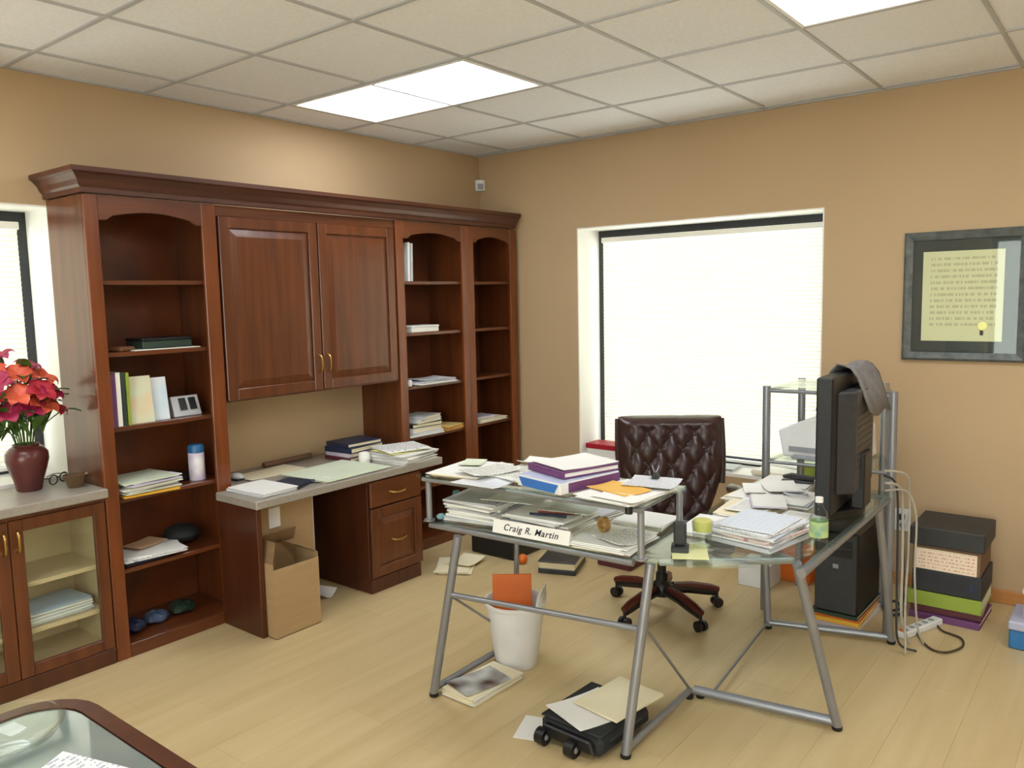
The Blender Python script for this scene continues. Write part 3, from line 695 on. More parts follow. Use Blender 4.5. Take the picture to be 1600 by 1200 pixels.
t = thing('rolling_bag', 'black wheeled document bag lying on the floor under the desk', 'bag', (-2.225, -2.38, 0), math.radians(-3))
BAGF = mat('black_nylon', (26, 28, 28), .75, rgb2=(36, 38, 38), scale=(50, 50, 50), bump=.2)
MB().box(-.155, .165, -.135, .135, .012, .085).build('body', BAGF, t, .02, world=False)
MB().box(-.15, .16, -.13, .13, .0855, .094).build('front_flap', BAGF, t, .004, world=False)
MB().prism_yz([(-.12, .03), (.12, .03), (.1, .075), (-.1, .075)], -.175, -.15).build('kick_plate', BLK, t, .005, world=False)
for y in (-.03, .1) : MB().tube([(-.178, y-.018, .03), (-.178, y+.018, .03)], .0295, 14).build('wheel', BLK, t, smooth=True, world=False)
for y in (-.03, .1): MB().tube([(-.178, y-.0195, .03), (-.178, y+.0195, .03)], .011, 10).build('wheel_hub', GREY, t, smooth=True, world=False)
MB().tube(spline([(.16, -.06, .05), (.20, -.055, .05), (.21, 0, .05), (.20, .055, .05), (.16, .06, .05)], 4), .008, 8).build('grip', BLK, t, smooth=True, world=False)
MB().tube([(-.1, -.1355, .06), (.1, -.1355, .06)], .004, 6).build('zip', DGREY, t, world=False)
sheet('white sheets of paper on the black bag, under the cream folder', -2.25, -2.375, .0945, .24, .21, math.radians(-20), PAPER, .003, .006)
stack('cream folder of papers spilling off the black bag', -2.14, -2.43, .1045, .27, .20, .006, math.radians(-8), [CREAM], 3, .008, .04, 'folder', 'folder')
sheet('white sheet peeking out from under the wheels of the black bag', -2.335, -2.185, 0, .16, .11, math.radians(20), PAPER, .002)

stack('cream stack of files on the floor against the desk foot', -2.20, -1.826, 0, .30, .165, .030, math.radians(-3), [CREAM, PAPER, CREAM], 6, .008, .05)
sheet('glossy magazine with a dark picture on top of the floor files', -2.225, -1.825, .0315, .22, .15, math.radians(-14), mat('glossy_magazine', (214, 218, 214), .25, rgb2=(84, 60, 52), scale=(9, 9, 9), detail=1), .004, .003, 'magazine', 'magazine')
stack('white papers on the floor beside the drawer pedestal', -1.18, -.74, 0, .26, .19, .018, .5, [PAPER, CREAM], 4, .02, .25)
sheet('cream sheet lying on the white floor papers', -1.10, -.76, .0195, .2, .15, .2, CREAM, .002, .01)
t = thing('binder', 'grey and black binder box lying on the floor past the waste bin', 'binder', (-.82, -1.26, 0), math.radians(20))
MB().box(-.13, .13, -.11, .11, .0006, .03).build('case', DGREY, t, .003, world=False)
MB().box(-.125, .13, -.105, .105, .0305, .065).build('paper_block', CREAM, t, .001, world=False)
MB().box(-.13, .13, -.11, .11, .0655, .075).build('lid', DGREY, t, .003, world=False)
solo(MB().box(-.90, -.60, -.96, -.62, .0005, .13), 'storage_box', BLK, 'black storage box on the floor in the corner by the bookcases', 'box', bevel=.01)
solo(MB().ball((-.90, -1.03, .0305), .03, 12), 'ball', ORAN, 'small orange ball on the floor past the waste bin', 'ball', smooth=True)
solo(MB().box(-.66, -.46, -1.62, -1.4, .0005, .07), 'shoe_box', MAROON, 'dark maroon flat box on the floor under the window', 'box', bevel=.004)
solo(MB().box(-.5, -.33, -2.37, -2.20, .0005, .13), 'carton', WPLA, 'small white carton on the floor by the shelf tower', 'box', bevel=.003)
solo(MB().box(-.3, -.12, -2.52, -2.36, .0005, .17), 'carton', ORAN, 'orange carton on the floor behind the shelf tower', 'box', bevel=.003)

# ------------------------------------------------------------------ boxes by the right wall, framed certificate
t = thing('file_box', 'cream labelled file box with a black lid on top of the box stack', 'box', (-.29, -3.19, .247))
MB().box(-.44, -.14, -3.335, -3.05, .2475, .365).build('body', mat('brown_carton', (120, 92, 66), .7, rgb2=(110, 84, 58)), t, .003)
MB().box(-.455, -.125, -3.35, -3.035, .3655, .455).build('lid', mat('charcoal_card', (44, 44, 42), .6, rgb2=(52, 52, 50)), t, .005)
MB().box(-.4425, -.4405, -3.32, -3.065, .25, .35).build('label', printed('box_label', (236, 218, 190), (214, 160, 144), 6, .5, .03, .97, .05, .95, True), t)
t = thing('storage_box', 'black storage box under the cream labelled file box', 'box', (-.29, -3.19, .141))
MB().box(-.445, -.135, -3.345, -3.05, .1415, .2465).build('body', mat('charcoal_box', (38, 38, 42), .6, rgb2=(46, 46, 50)), t, .004)
MB().box(-.448, -.4455, -3.32, -3.29, .17, .21).build('handle_tab', NAVY, t, .001)
def binder(label, x, y, z, w_, d, h, a, m_):
    t = thing('binder', label, 'binder', (x, y, z+.0006), a)
    c = .006
    MB().box(-w_/2, w_/2, -d/2, d/2, 0, c).box(-w_/2, w_/2, -d/2, d/2, h-c, h).box(-w_/2, -w_/2+c, -d/2, d/2, c, h-c).build('cover', m_, t, .001, world=False)
    MB().box(-w_/2+c+.004, w_/2-.004, -d/2+.004, d/2-.004, c, h-c).build('pages', PAPER, t, world=False)
    return t
binder('lime green binder in the box stack by the wall', -.29, -3.19, .072, .32, .31, .067, 0, GREEN)
binder('maroon binder near the bottom of the box stack', -.28, -3.19, .034, .30, .30, .036, .03, MAROON)
binder('purple binder at the very bottom of the box stack', -.29, -3.195, 0, .31, .30, .032, -.03, PURP)

t = thing('storage_box', 'blue storage box with a grey lid on the floor near the wall', 'box', (-.45, -3.62, 0))
MB().box(-.575, -.33, -3.76, -3.47, .0005, .085).build('body', mat('blue_plastic_box', (44, 116, 172), .45, rgb2=(38, 106, 160)), t, .006)
MB().box(-.58, -.325, -3.765, -3.465, .0855, .125).build('lid', mat('lilac_grey_lid', (176, 176, 196), .5, rgb2=(168, 168, 188)), t, .006)
t = thing('container', 'white plastic container on the grey lid of the blue storage box', 'container', (-.45, -3.58, .126))
MB().box(-.52, -.40, -3.64, -3.515, .1262, .235).build('body', WPLA, t, .006)
MB().box(-.527, -.393, -3.647, -3.508, .2355, .26).build('lid', WPLA, t, .006)
solo(MB().box(-.51, -.42, -3.63, -3.525, .2605, .34), 'camera_case', BLK, 'black case on the white container by the wall', 'case', bevel=.012)
solo(MB().lathe([(.03, .341), (.045, .36), (.05, .39), (.04, .42), (.02, .43)], -.465, -3.575, 16), 'ornament', mat('rose_ceramic', (170, 90, 96), .35, rgb2=(150, 70, 70), scale=(20, 20, 20)), 'rose coloured round ornament on the black case', 'ornament', smooth=True)

t = thing('framed_certificate', 'grey framed certificate with a dark mat and gold seal on the wall', 'picture', (-.02, -3.15, 1.21))
y0, y1, z0, z1 = -3.43, -2.878, 1.212, 1.862; f = .042
FR = mat('mottled_grey_frame', (104, 108, 104), .45, rgb2=(70, 76, 76), scale=(24, 24, 24), detail=5)
prof = [(0, -.002), (0, -.02), (.012, -.03), (.03, -.022), (f, -.016), (f, -.002)]   # inward, x
rings = [[(d_, y0+o, z0+o), (d_, y1-o, z0+o), (d_, y1-o, z1-o), (d_, y0+o, z1-o)] for o, d_ in prof]
vs = [v for rg in rings for v in rg]; n = len(prof)
MB().add(vs, [(4*i+k, 4*i+(k+1) % 4, 4*((i+1) % n)+(k+1) % 4, 4*((i+1) % n)+k) for i in range(n) for k in range(4)]).build('frame', FR, t)
MB().box(-.006, -.003, y0+f-.004, y1-f+.004, z0+f-.004, z1-f+.004).build('mat_board', mat('charcoal_mat', (72, 74, 72), .8, rgb2=(64, 66, 66)), t)
CERT = printed('certificate_print', (226, 218, 178), (196, 188, 150), 15, .52, .08, .9, .14, .93, True)
cy0, cy1, cz0, cz1 = y0+.105, y1-.088, z0+.10, z1-.10
ct = MB().box(-.008, -.0065, cy0, cy1, cz0, cz1).build('certificate', CERT, t)
MB().lathe([(.02, 0), (.022, .0012), (.02, .002)], 0, 0, 14).xf(Matrix.Translation((-.0082, cy0+.085, cz0+.075)) @ Matrix.Rotation(-math.pi/2, 4, 'Y')).build('gold_seal', mat('gold_foil', (240, 226, 150), .3, .3, rgb2=(230, 214, 130)), ct)
MB().box(-.0095, -.0083, cy0+.08, cy0+.095, cz0+.03, cz0+.06).build('ribbon', BLK, ct)
MB().box(-.0135, -.0115, y0+f-.002, y1-f+.002, z0+f-.002, z1-f+.002).build('glass_pane', GLASS, t)

# ------------------------------------------------------------------ cardboard boxes in the knee hole
t = thing('cardboard_box', 'open cardboard box with raised flaps in front of the tall carton', 'box', (-2.27, -.64, 0))
x0, x1, y0, y1, h = -2.424, -2.165, -.745, -.56, .40
w_ = .004
MB().box(x0, x1, y0, y0+w_, .001, .335).box(x0, x1, y1-w_, y1, .001, h).box(x0, x0+w_, y0+w_, y1-w_, .001, .36).box(x1-w_, x1, y0+w_, y1-w_, .001, .36).box(x0, x1, y0, y1, .0005, .004).build('carton_body', CARD, t)
for poly, nm in (([(x0+.01, y1, .40), (x1-.01, y1, .40), (x1-.03, y1-.055, .475), (x0+.01, y1-.055, .475)], 'flap'),
             ([(x1-.002, y0+.01, .36), (x1-.002, y1-.01, .36), (x1-.11, y1-.01, .42), (x1-.11, y0+.02, .42)], 'flap'),
             ([(x0+.002, y0+.01, .36), (x0+.002, y1-.01, .36), (x0+.03, y1-.02, .46), (x0+.03, y0+.02, .46)], 'flap')):
    n_ = (Vector(poly[1])-Vector(poly[0])).cross(Vector(poly[3])-Vector(poly[0])).normalized()*.004
    MB().add(poly+[tuple(Vector(p)+n_) for p in poly], [(0, 1, 2, 3), (7, 6, 5, 4), (0, 4, 5, 1), (1, 5, 6, 2), (2, 6, 7, 3), (3, 7, 4, 0)]).build(nm, CARDD, t)
t = thing('cardboard_box', 'tall flat carton with a white label standing under the worktop', 'box', (-2.2, -.49, 0))
MB().box(-2.424, -2.035, -.548, -.45, .001, .605).build('carton_body', CARD, t, .003)
MB().box(-2.0345, -2.03, -.545, -.453, .01, .6).build('taped_edge', LGREY, t)
MB().box(-2.30, -2.235, -.5500, -.5485, .475, .575).build('label', PRINT, t)
sheet('white folded paper slipped behind the cartons under the worktop', -1.95, -.42, .0, .12, .2, .3, PAPER, .003, .03)
solo(MB().tube(spline([(-1.94, -.2, .55), (-1.96, -.3, .45), (-1.98, -.36, .25), (-1.93, -.4, .12), (-1.97, -.33, .02)], 8), .005, 6), 'cable', CABL, 'pale cable dangling under the grey worktop', 'cable', smooth=True)

# ------------------------------------------------------------------ things on the worktop
ZW = .665
stack('grey tray of papers at the end of the worktop near the tall bookcase', -2.31, -.52, ZW, .20, .28, .02, .05, [LGREY, PAPER], 4, .006, .04)
solo(MB().rbox(-2.13, -.53, ZW+.0006, .13, .17, .014, .25), 'notebook', NAVY, 'dark navy notebook lying on the worktop above the carton', 'notebook', bevel=.003)
solo(MB().tube([(-2.2, -.66, ZW+.006), (-2.1, -.61, ZW+.006)], .005, 8), 'pen', BLK, 'black pen lying on the worktop beside the navy notebook', 'pen', smooth=True)
stack('large pale green and cream sheets spread over the worktop', -1.83, -.50, ZW, .44, .33, .012, .03, [CREAM, GREENP, GREENP], 3, .02, .06)
sheet('small printed slip by the notebook on the worktop', -2.03, -.585, ZW, .10, .10, .2, PRINT, .002, .012)
sheet('large cream sheet lying at the back of the worktop', -2.05, -.2, ZW, .36, .19, .05, CREAM, .002, .004)
solo(MB().tube([(-1.99, -.07, ZW+.0165), (-1.66, -.06, ZW+.0165)], .016, 12), 'poster_tube', mat('brown_kraft', (110, 80, 60), .7, rgb2=(98, 70, 50)), 'brown cardboard tube at the back of the worktop', 'tube', smooth=True)
t = thing('computer_mouse', 'white and navy computer mouse on the worktop by the tall bookcase', 'mouse', (-2.24, -.2, ZW))
MB().ball((0, 0, .018), .05, 14, (.6, 1, .34)).build('shell', WPLA, t, smooth=True, world=False)
MB().box(-.025, .025, -.04, .04, .001, .008).build('base', NAVY, t, .002, world=False)
for k, (m_, w_, d, h, a, lb) in enumerate(((MAROON, .27, .21, .022, .06, 'maroon book lowest in the worktop book pile'), (LILAC, .26, .20, .022, .02, 'lilac book in the middle of the worktop book pile'),
        (NAVY, .27, .21, .03, .10, 'thick navy book in the worktop book pile'), (NAVY, .25, .2, .022, -.03, 'thin navy book on top of the worktop book pile'))):
    book(lb, -1.49, -.25, ZW+[0, .0235, .047, .0785][k], w_, d, h, math.pi/2*0+a, m_)
stack('thick pile of white papers on the worktop over the drawer pedestal', -1.375, -.535, ZW, .29, .27, .048, .12, [PAPER, LGREY, PAPER], 9, .015, .12)
sheet('yellow legal sheet on the thick worktop paper pile', -1.40, -.53, ZW+.05, .24, .2, -.1, mat('legal_yellow', (236, 228, 150), .7, rgb2=(230, 220, 140)), .003, .004)
stack('white printed papers fanned on top of the thick worktop paper pile', -1.36, -.51, ZW+.058, .27, .22, .012, -.2, [PRINT, PAPER], 3, .02, .15)
solo(MB().lathe([(.028, ZW+.001), (.034, ZW+.03), (.030, ZW+.06), (.02, ZW+.065)], -1.59, -.45, 14), 'crumpled_ball', PAPER, 'crumpled white paper beside the worktop book pile', 'paper')

# ------------------------------------------------------------------ things in the tall left bookcase
ZS = dict(zip('abcde', SH))
t = thing('tin', 'dark green tin on the second shelf of the tall bookcase', 'tin', (-2.62, -.22, ZS['b']))
MB().box(-2.74, -2.50, -.30, -.14, ZS['b']+.006, ZS['b']+.04).build('body', DGREEN, t, .004); MB().box(-2.743, -2.497, -.303, -.137, ZS['b']+.0405, ZS['b']+.052).build('lid', BLK, t, .004)
sheet('white sheet under the dark green tin in the tall bookcase', -2.64, -.235, ZS['b'], .32, .2, .02, PAPER, .0035)
solo(MB().rbox(-2.83, -.28, ZS['b']+.0006, .1, .07, .02, .5), 'wallet', mat('tan_leather', (120, 76, 40), .6, rgb2=(100, 60, 30)), 'brown leather wallet at the side of the dark green tin', 'wallet', bevel=.006)
bs = [(-2.905, .022, .25, .235, PURP, 'purple and white book at the end of the upright shelf row'), (-2.880, .02, .25, .24, PAPER, 'white spined book second in the upright shelf row'),
      (-2.858, .016, .24, .238, DGREEN, 'dark green book third in the upright shelf row'), (-2.838, .014, .23, .236, GREEN, 'lime green book fourth in the upright shelf row')]
for x, th, dep, hg, m_, lb in bs: upright(lb, x, -.33, ZS['c'], th, dep, hg, m_, 0, 'upright books in the tall bookcase')
def propped(label, x, y, z, w_, h, m_, a=0):
    t = thing('booklet', label, 'booklet', (x, y, z+.0006), a)
    M = Matrix.Rotation(math.radians(-8), 4, 'X')
    MB().box(-w_/2, w_/2, 0, .003, 0, h).xf(M).build('cover', m_, t, world=False)
    MB().box(-w_/2+.002, w_/2-.002, .0032, .009, .002, h-.002).xf(M).build('pages', PAPER, t, world=False)
propped('cream booklet with a pale green picture propped facing out', -2.775, -.315, ZS['c'], .115, .215, mat('pale_picture', (206, 216, 190), .5, rgb2=(222, 190, 150), scale=(10, 10, 10), detail=1), -.08)
propped('white and pale blue booklet propped facing out in the bookcase', -2.685, -.29, ZS['c'], .11, .20, mat('pale_blue_cover', (232, 238, 242), .5, rgb2=(186, 214, 230), scale=(8, 8, 8), detail=1), -.05)
t = thing('desk_calendar', 'grey tent shaped photo calendar on the bookcase shelf', 'calendar', (-2.53, -.24, ZS['c']))
MB().prism_yz([(-.28, ZS['c']+.001), (-.20, ZS['c']+.001), (-.235, ZS['c']+.095), (-.245, ZS['c']+.095)], -2.60, -2.46).build('stand', LGREY, t, .002)
for x in (-2.565, -2.515): MB().prism_yz([(-.2735, ZS['c']+.03), (-.2505, ZS['c']+.085), (-.2525, ZS['c']+.086), (-.2765, ZS['c']+.03)], x, x+.035).build('photo', BLK, t)
stack('deep pile of white papers hanging over the shelf of the tall bookcase', -2.775, -.25, ZS['d']+.012, .25, .24, .055, .1, [PAPER, GREENP, PAPER, LILAC], 10, .02, .12)
sheet('yellow envelope under the white shelf papers in the tall bookcase', -2.77, -.265, ZS['d'], .25, .22, -.08, YEL, .010, 0, 'envelope', 'envelope')
t = thing('wipes_canister', 'white wipes canister with a blue lid on the bookcase shelf', 'canister', (-2.50, -.27, ZS['d']))
z = ZS['d']+.001
MB().lathe([(.036, z), (.038, z+.004), (.038, z+.135)], -2.50, -.27, 20).build('body', mat('canister_label', (236, 236, 240), .35, rgb2=(196, 180, 214), scale=(14, 14, 14), detail=1), t, smooth=True)
MB().lathe([(.0385, z+.136), (.0385, z+.165), (.03, z+.175), (.012, z+.178)], -2.50, -.27, 20).build('lid', mat('canister_blue', (40, 104, 156), .35, rgb2=(36, 96, 146)), t, smooth=True)
solo(MB().rbox(-2.56, -.17, ZS['d']+.0006, .1, .16, .03, .2), 'pouch', BLK, 'black zip pouch behind the wipes canister', 'pouch', bevel=.008)
stack('white papers fanned over the low shelf of the tall bookcase', -2.76, -.25, ZS['e']+.024, .27, .21, .012, -.25, [PAPER, PRINT, PAPER], 4, .02, .2)
solo(MB().rbox(-2.80, -.22, ZS['e']+.0006, .2, .2, .022, 0), 'binder', NAVY, 'navy binder under the fanned papers of the low shelf', 'binder', bevel=.003)
sheet('peach flyer on the fanned papers of the low shelf', -2.735, -.17, ZS['e']+.046, .17, .12, .3, mat('peach_flyer', (228, 190, 152), .6, rgb2=(218, 176, 136)), .002, .003)
solo(MB().ball((-2.535, -.15, ZS['e']+.0455), .085, 16, (1.0, 1.1, .52)), 'bag', BAGF, 'crumpled black bag at the back of the low shelf', 'bag', smooth=True)
for k, (x, y, r_, m_, lb) in enumerate(((-2.85, -.23, .055, NAVY, 'crumpled navy plastic bag on the bottom of the tall bookcase'), (-2.72, -.21, .052, mat('steel_blue_bag', (90, 104, 130), .3, rgb2=(60, 72, 100), scale=(20, 20, 20), bump=.5), 'crumpled steel blue plastic bag on the bottom of the tall bookcase'), (-2.585, -.2, .055, DGREEN, 'crumpled dark green bag on the bottom of the tall bookcase'))):
    m = MB().ball((x, y, .066+r_*.5), r_, 14, (1.1, 1.2, .5)); rd = random.Random(k)
    m.v = [(a+rd.uniform(-.006, .006), b+rd.uniform(-.006, .006), max(.066, c+rd.uniform(-.006, .006))) for a, b, c in m.v]
    solo(m, 'plastic_bag', m_, lb, 'bag')

# ------------------------------------------------------------------ things in the other two bookcases
upright('white magazine standing on the top shelf of the bookcase', -1.068, -.325, ZS['a'], .016, .22, .235, PAPER, .03)
upright('grey magazine leaning beside the white magazine on the top shelf', -1.042, -.325, ZS['a'], .014, .22, .23, LGREY, .03)
t = thing('paper_box', 'small white box on the shelf below the standing magazines', 'box', (-.94, -.25, ZS['b']))
MB().box(-1.06, -.82, -.325, -.18, ZS['b']+.001, ZS['b']+.03).build('base', PAPER, t, .001); MB().box(-1.063, -.817, -.328, -.177, ZS['b']+.0305, ZS['b']+.042).build('lid', WPLA, t, .002)
stack('loose magazines on the middle shelf of the bookcase over the worktop', -.86, -.26, ZS['c'], .34, .20, .02, .06, [LGREY, PAPER, LILAC], 4, .02, .1)
sheet('printed magazine page on the loose magazines', -.88, -.26, ZS['c']+.0225, .24, .18, -.2, NEWS, .003, .008, 'magazine', 'magazine')
solo(MB().lathe([(.016, ZS['c']+.001), (.018, ZS['c']+.03), (.012, ZS['c']+.04)], -1.085, -.315, 12), 'jar', WPLA, 'tiny white jar next to the loose magazines', 'jar', smooth=True)
stack('grey papers under the books on the shelf at worktop level', -.97, -.25, ZS['d'], .30, .19, .022, .0, [LGREY, PAPER], 5, .012, .06)
for k, (m_, h, lb) in enumerate(((PAPER, .026, 'white binder lowest in the bookcase book pile'), (DGREEN, .026, 'dark green binder in the bookcase book pile'), (PAPER, .018, 'white binder in the upper half of the bookcase book pile'), (LGREY, .02, 'grey book on top of the bookcase book pile'))):
    book(lb, -.955+.01*k, -.24, ZS['d']+.0235+[0, .0275, .055, .0745][k], .27-.02*k, .18, h, [.05, -.08, .1, .22][k], m_)
stack('orange and yellow files at the side of the bookcase book pile', -.72, -.26, ZS['d'], .17, .17, .03, .15, [YEL, mat('orange_file', (206, 140, 70), .6, rgb2=(190, 120, 50)), MANILA], 6, .01, .1, 'file_stack', 'files')
stack('cream papers on a shelf of the corner bookcase', -.32, -.25, ZS['d'], .30, .18, .022, .05, [CREAM, PAPER], 5, .01, .06)
stack('small pink grey papers on the cream papers of the corner bookcase', -.35, -.22, ZS['d']+.024, .2, .15, .012, -.1, [LILAC, PAPER], 3, .01, .06)
stack('blue white paper pile behind the glazed cabinet door', -3.18, -.20, .255, .26, .21, .05, .02, [LGREY, PAPER], 8, .008, .04)
sheet('pale blue sheet on the paper pile behind the glazed door', -3.17, -.2, .307, .24, .2, .1, mat('pale_blue_paper', (188, 208, 230), .6, rgb2=(178, 198, 222)), .002)

# ------------------------------------------------------------------ vase of lilies on the left counter
ZC = .795; vx, vy = -3.195, -.125
t = thing('vase', 'brown burgundy glazed vase on the grey countertop', 'vase', (vx, vy, ZC))
vp = [(.046, .0005), (.05, .006), (.056, .04), (.072, .09), (.084, .135), (.082, .165), (.064, .188), (.05, .195), (.053, .203), (.047, .203), (.044, .193), (.06, .17), (.04, .05), (0, .045)]
MB().lathe([(r_, ZC+z) for r_, z in vp], vx, vy, 32, False).build('body', mat('burgundy_glaze', (98, 48, 44), .25, rgb2=(78, 36, 36), scale=(8, 8, 8)), t, smooth=True)
STEM = mat('stem_green', (74, 104, 40), .5, rgb2=(58, 86, 30), scale=(20, 20, 20)); LEAF = mat('leaf_green', (84, 118, 48), .45, rgb2=(54, 84, 30), scale=(20, 20, 20))
PET = {'orange': mat('orange_petal', (226, 112, 72), .5, rgb2=(214, 76, 60), scale=(18, 18, 18)), 'magenta': mat('magenta_petal', (150, 26, 66), .5, rgb2=(178, 40, 84), scale=(18, 18, 18)), 'red': mat('crimson_petal', (196, 50, 60), .5, rgb2=(168, 34, 56), scale=(18, 18, 18))}
def petal_mesh(L_, W_, curl):
    m = MB(); n = 6
    for i in range(n+1):
        u = i/n; wd = W_*math.sin(math.pi*(.08+.92*u)**.8)*(1 if i < n else .12)
        x = L_*u*math.cos(curl*u*.9); z = L_*u*.75-curl*.035*u*u*2
        for s_ in (-1, 0, 1): m.v.append((x, s_*wd, z+(.006 if s_ else 0)))
    for i in range(n):
        for s_ in (0, 1): m.f.append((3*i+s_, 3*i+s_+1, 3*i+s_+4, 3*i+s_+3))
    m.mi = [0]*len(m.f); return m
PM = {c: petal_mesh(.085, .025, .9).mesh('petal', PET[c], smooth=True) for c in PET}
lm = MB(); n = 6
for i in range(n+1):
    u = i/n; wd = .024*math.sin(math.pi*min(1, u*.95+.04))
    for s_ in (-1, 0, 1): lm.v.append((.12*u, s_*wd, .05*math.sin(u*2.2)+(.005 if s_ else 0)))
for i in range(n):
    for s_ in (0, 1): lm.f.append((3*i+s_, 3*i+s_+1, 3*i+s_+4, 3*i+s_+3))
lm.mi = [0]*len(lm.f); LM = lm.mesh('leaf', LEAF, smooth=True)
heads = [(-.10, -.02, .51, 'orange'), (-.03, -.05, .50, 'orange'), (.04, .0, .53, 'magenta'), (.10, -.03, .48, 'orange'), (-.06, .03, .57, 'magenta'), (.13, .03, .44, 'magenta'),
         (-.13, -.05, .40, 'red'), (-.08, -.08, .35, 'magenta'), (.0, -.09, .36, 'magenta'), (.07, -.08, .37, 'orange'), (.14, -.04, .35, 'red'), (-.15, .0, .33, 'red'), (-.01, .05, .45, 'red'), (-.14, .04, .46, 'red'), (-.05, -.1, .42, 'orange'), (-.12, -.08, .47, 'magenta'), (.05, -.1, .43, 'red'), (.11, -.09, .42, 'magenta')]
rd = random.Random(3)
for hx, hy, hz, c in heads:
    hx = hx*.7 if hx > 0 else hx
    tier = 'high in the bouquet over the burgundy vase' if hz > .42 else 'low in the bouquet by the burgundy vase rim'
    fl_ = thing('lily', {'orange': 'orange', 'magenta': 'magenta', 'red': 'crimson red'}[c]+' lily '+tier, 'flower', (vx+hx*.12, vy+hy*.12, ZC+.17), 0, {'orange': 'orange lilies', 'magenta': 'magenta lilies', 'red': 'crimson lilies'}[c]+(' high' if hz > .42 else ' low')+' in the bouquet')
    tip = Vector((vx+hx, vy+hy, ZC+hz))
    base = Vector((vx+hx*.12, vy+hy*.12, ZC+.10)); mid = Vector((vx+hx*.4, vy+hy*.4, ZC+.17+hz*.3))
    MB().tube(spline([base, mid, tip], 5), .0028, 6).build('stem', STEM, fl_, smooth=True)
    ax = (Vector((hx*3, hy*3-.15, .45))).normalized(); q = ax.to_track_quat('Z', 'Y').to_matrix().to_4x4()
    inv = ROOT[fl_].inverted()
    sc = rd.uniform(.95, 1.2)
    for k in range(6):
        o = bpy.data.objects.new('petal', PM[c]); C.objects.link(o); o.parent = fl_
        o.matrix_local = inv @ Matrix.Translation(tip) @ q @ RZ(k*math.pi/3+rd.uniform(-.1, .1)) @ Matrix.Scale(sc*(1 if k % 2 else .92), 4)
    for k in range(3):
        o = bpy.data.objects.new('leaf', LM); C.objects.link(o); o.parent = fl_
        pos = base.lerp(tip, rd.uniform(.45, .85)); pos = Vector((vx+(pos.x-vx)*1.0, pos.y, max(pos.z, ZC+.215)))
        o.matrix_local = inv @ Matrix.Translation(pos) @ RZ(rd.uniform(0, 6.28)) @ Matrix.Rotation(rd.uniform(-.6, .1), 4, 'Y') @ Matrix.Scale(rd.uniform(.8, 1.2), 4)
t = thing('eyeglasses', 'black framed eyeglasses on the countertop by the bookcase side', 'eyeglasses', (-3.065, -.10, ZC), math.radians(30))
for x in (-.033, .033):
    MB().tube([(x+.026*math.cos(2*math.pi*k/16), 0, .024+.02*math.sin(2*math.pi*k/16)) for k in range(17)], .003, 6).build('rim', BLK, t, smooth=True, world=False)
    MB().tube(spline([(x*1.75, 0, .034), (x*1.75, .07, .03), (x*1.6, .12, .006)], 4), .002, 6).build('temple', BLK, t, smooth=True, world=False)
MB().tube([(-.008, 0, .03), (.008, 0, .03)], .0025, 6).build('bridge', BLK, t, world=False)
solo(MB().lathe([(.03, ZC+.0008), (.034, ZC+.006), (.05, ZC+.05), (.053, ZC+.055), (.049, ZC+.055), (.03, ZC+.01), (0, ZC+.008)], -3.05, -.235, 20, False), 'dish', mat('smoky_brown_glass', (150, 120, 84), .12, rgb2=(120, 92, 62), trans=.5), 'small smoky brown glass dish by the bookcase side', 'dish', smooth=True)

# ------------------------------------------------------------------ things on the desk's raised shelf
ZR = .89
stack('cream papers spread over the end of the raised desk shelf', -2.20, -1.79, ZR, .28, .22, .012, .15, [CREAM, PAPER], 4, .03, .2)
sheet('pale green note on the cream papers of the raised shelf', -2.13, -1.74, ZR+.0135, .11, .09, .4, GREENP, .003, .006, 'note')
stack('white printed papers in the middle of the raised desk shelf', -2.13, -2.01, ZR, .24, .17, .016, -.1, [PAPER, PRINT2, PAPER], 5, .02, .2)
sheet('white glossy flyer hanging over the front of the raised shelf', -2.325, -1.96, ZR, .14, .2, .05, mat('glossy_white', (240, 240, 244), .3, rgb2=(228, 230, 238)), .003, .004, 'flyer')
t = thing('paper_ream', 'blue and white box of copy paper on the raised desk shelf', 'box', (-2.16, -2.235, ZR+.0006), math.radians(-12))
MB().box(-.15, .15, -.115, .115, 0, .042).build('carton_body', WPLA, t, .003, world=False)
MB().prism_yz([(-.085, .004), (.085, .004), (.105, .036), (-.105, .036)], -.152, -.1502).build('blue_end', BLUE, t, world=False)
MB().box(-.11, .15, -.1165, -.1152, .004, .038).build('purple_side', PURP, t, world=False)
MB().box(-.148, .148, -.113, .113, .0422, .0432).build('top_print', mat('ream_top', (176, 186, 218), .4, rgb2=(206, 210, 226), scale=(10, 10, 10), detail=1), t, world=False)
binder('purple folder of papers on top of the copy paper box', -2.12, -2.23, ZR+.0445, .26, .22, .026, math.radians(-18), PURP)
sheet('white page on top of the purple folder', -2.11, -2.23, ZR+.0715, .25, .21, math.radians(-20), PAPER, .002, .003)
stack('white forms on the raised shelf beside the copy paper box', -2.17, -2.50, ZR, .30, .22, .010, -.12, [PAPER, PRINT, PAPER], 4, .015, .12)
sheet('orange yellow envelope on the white forms of the raised shelf', -2.18, -2.46, ZR+.0115, .13, .19, -.25, mat('orange_envelope', (232, 184, 90), .6, rgb2=(224, 170, 72)), .003, .004, 'envelope', 'envelope')
sheet('long white receipt on the raised shelf corner post', -2.28, -2.52, ZR+.0115, .09, .17, -.1, PAPER, .002, .003, 'receipt')
sheet('grey printed sheet at the back corner of the raised shelf', -2.05, -2.52, ZR+.0125, .16, .18, .2, NEWS, .003, .008)
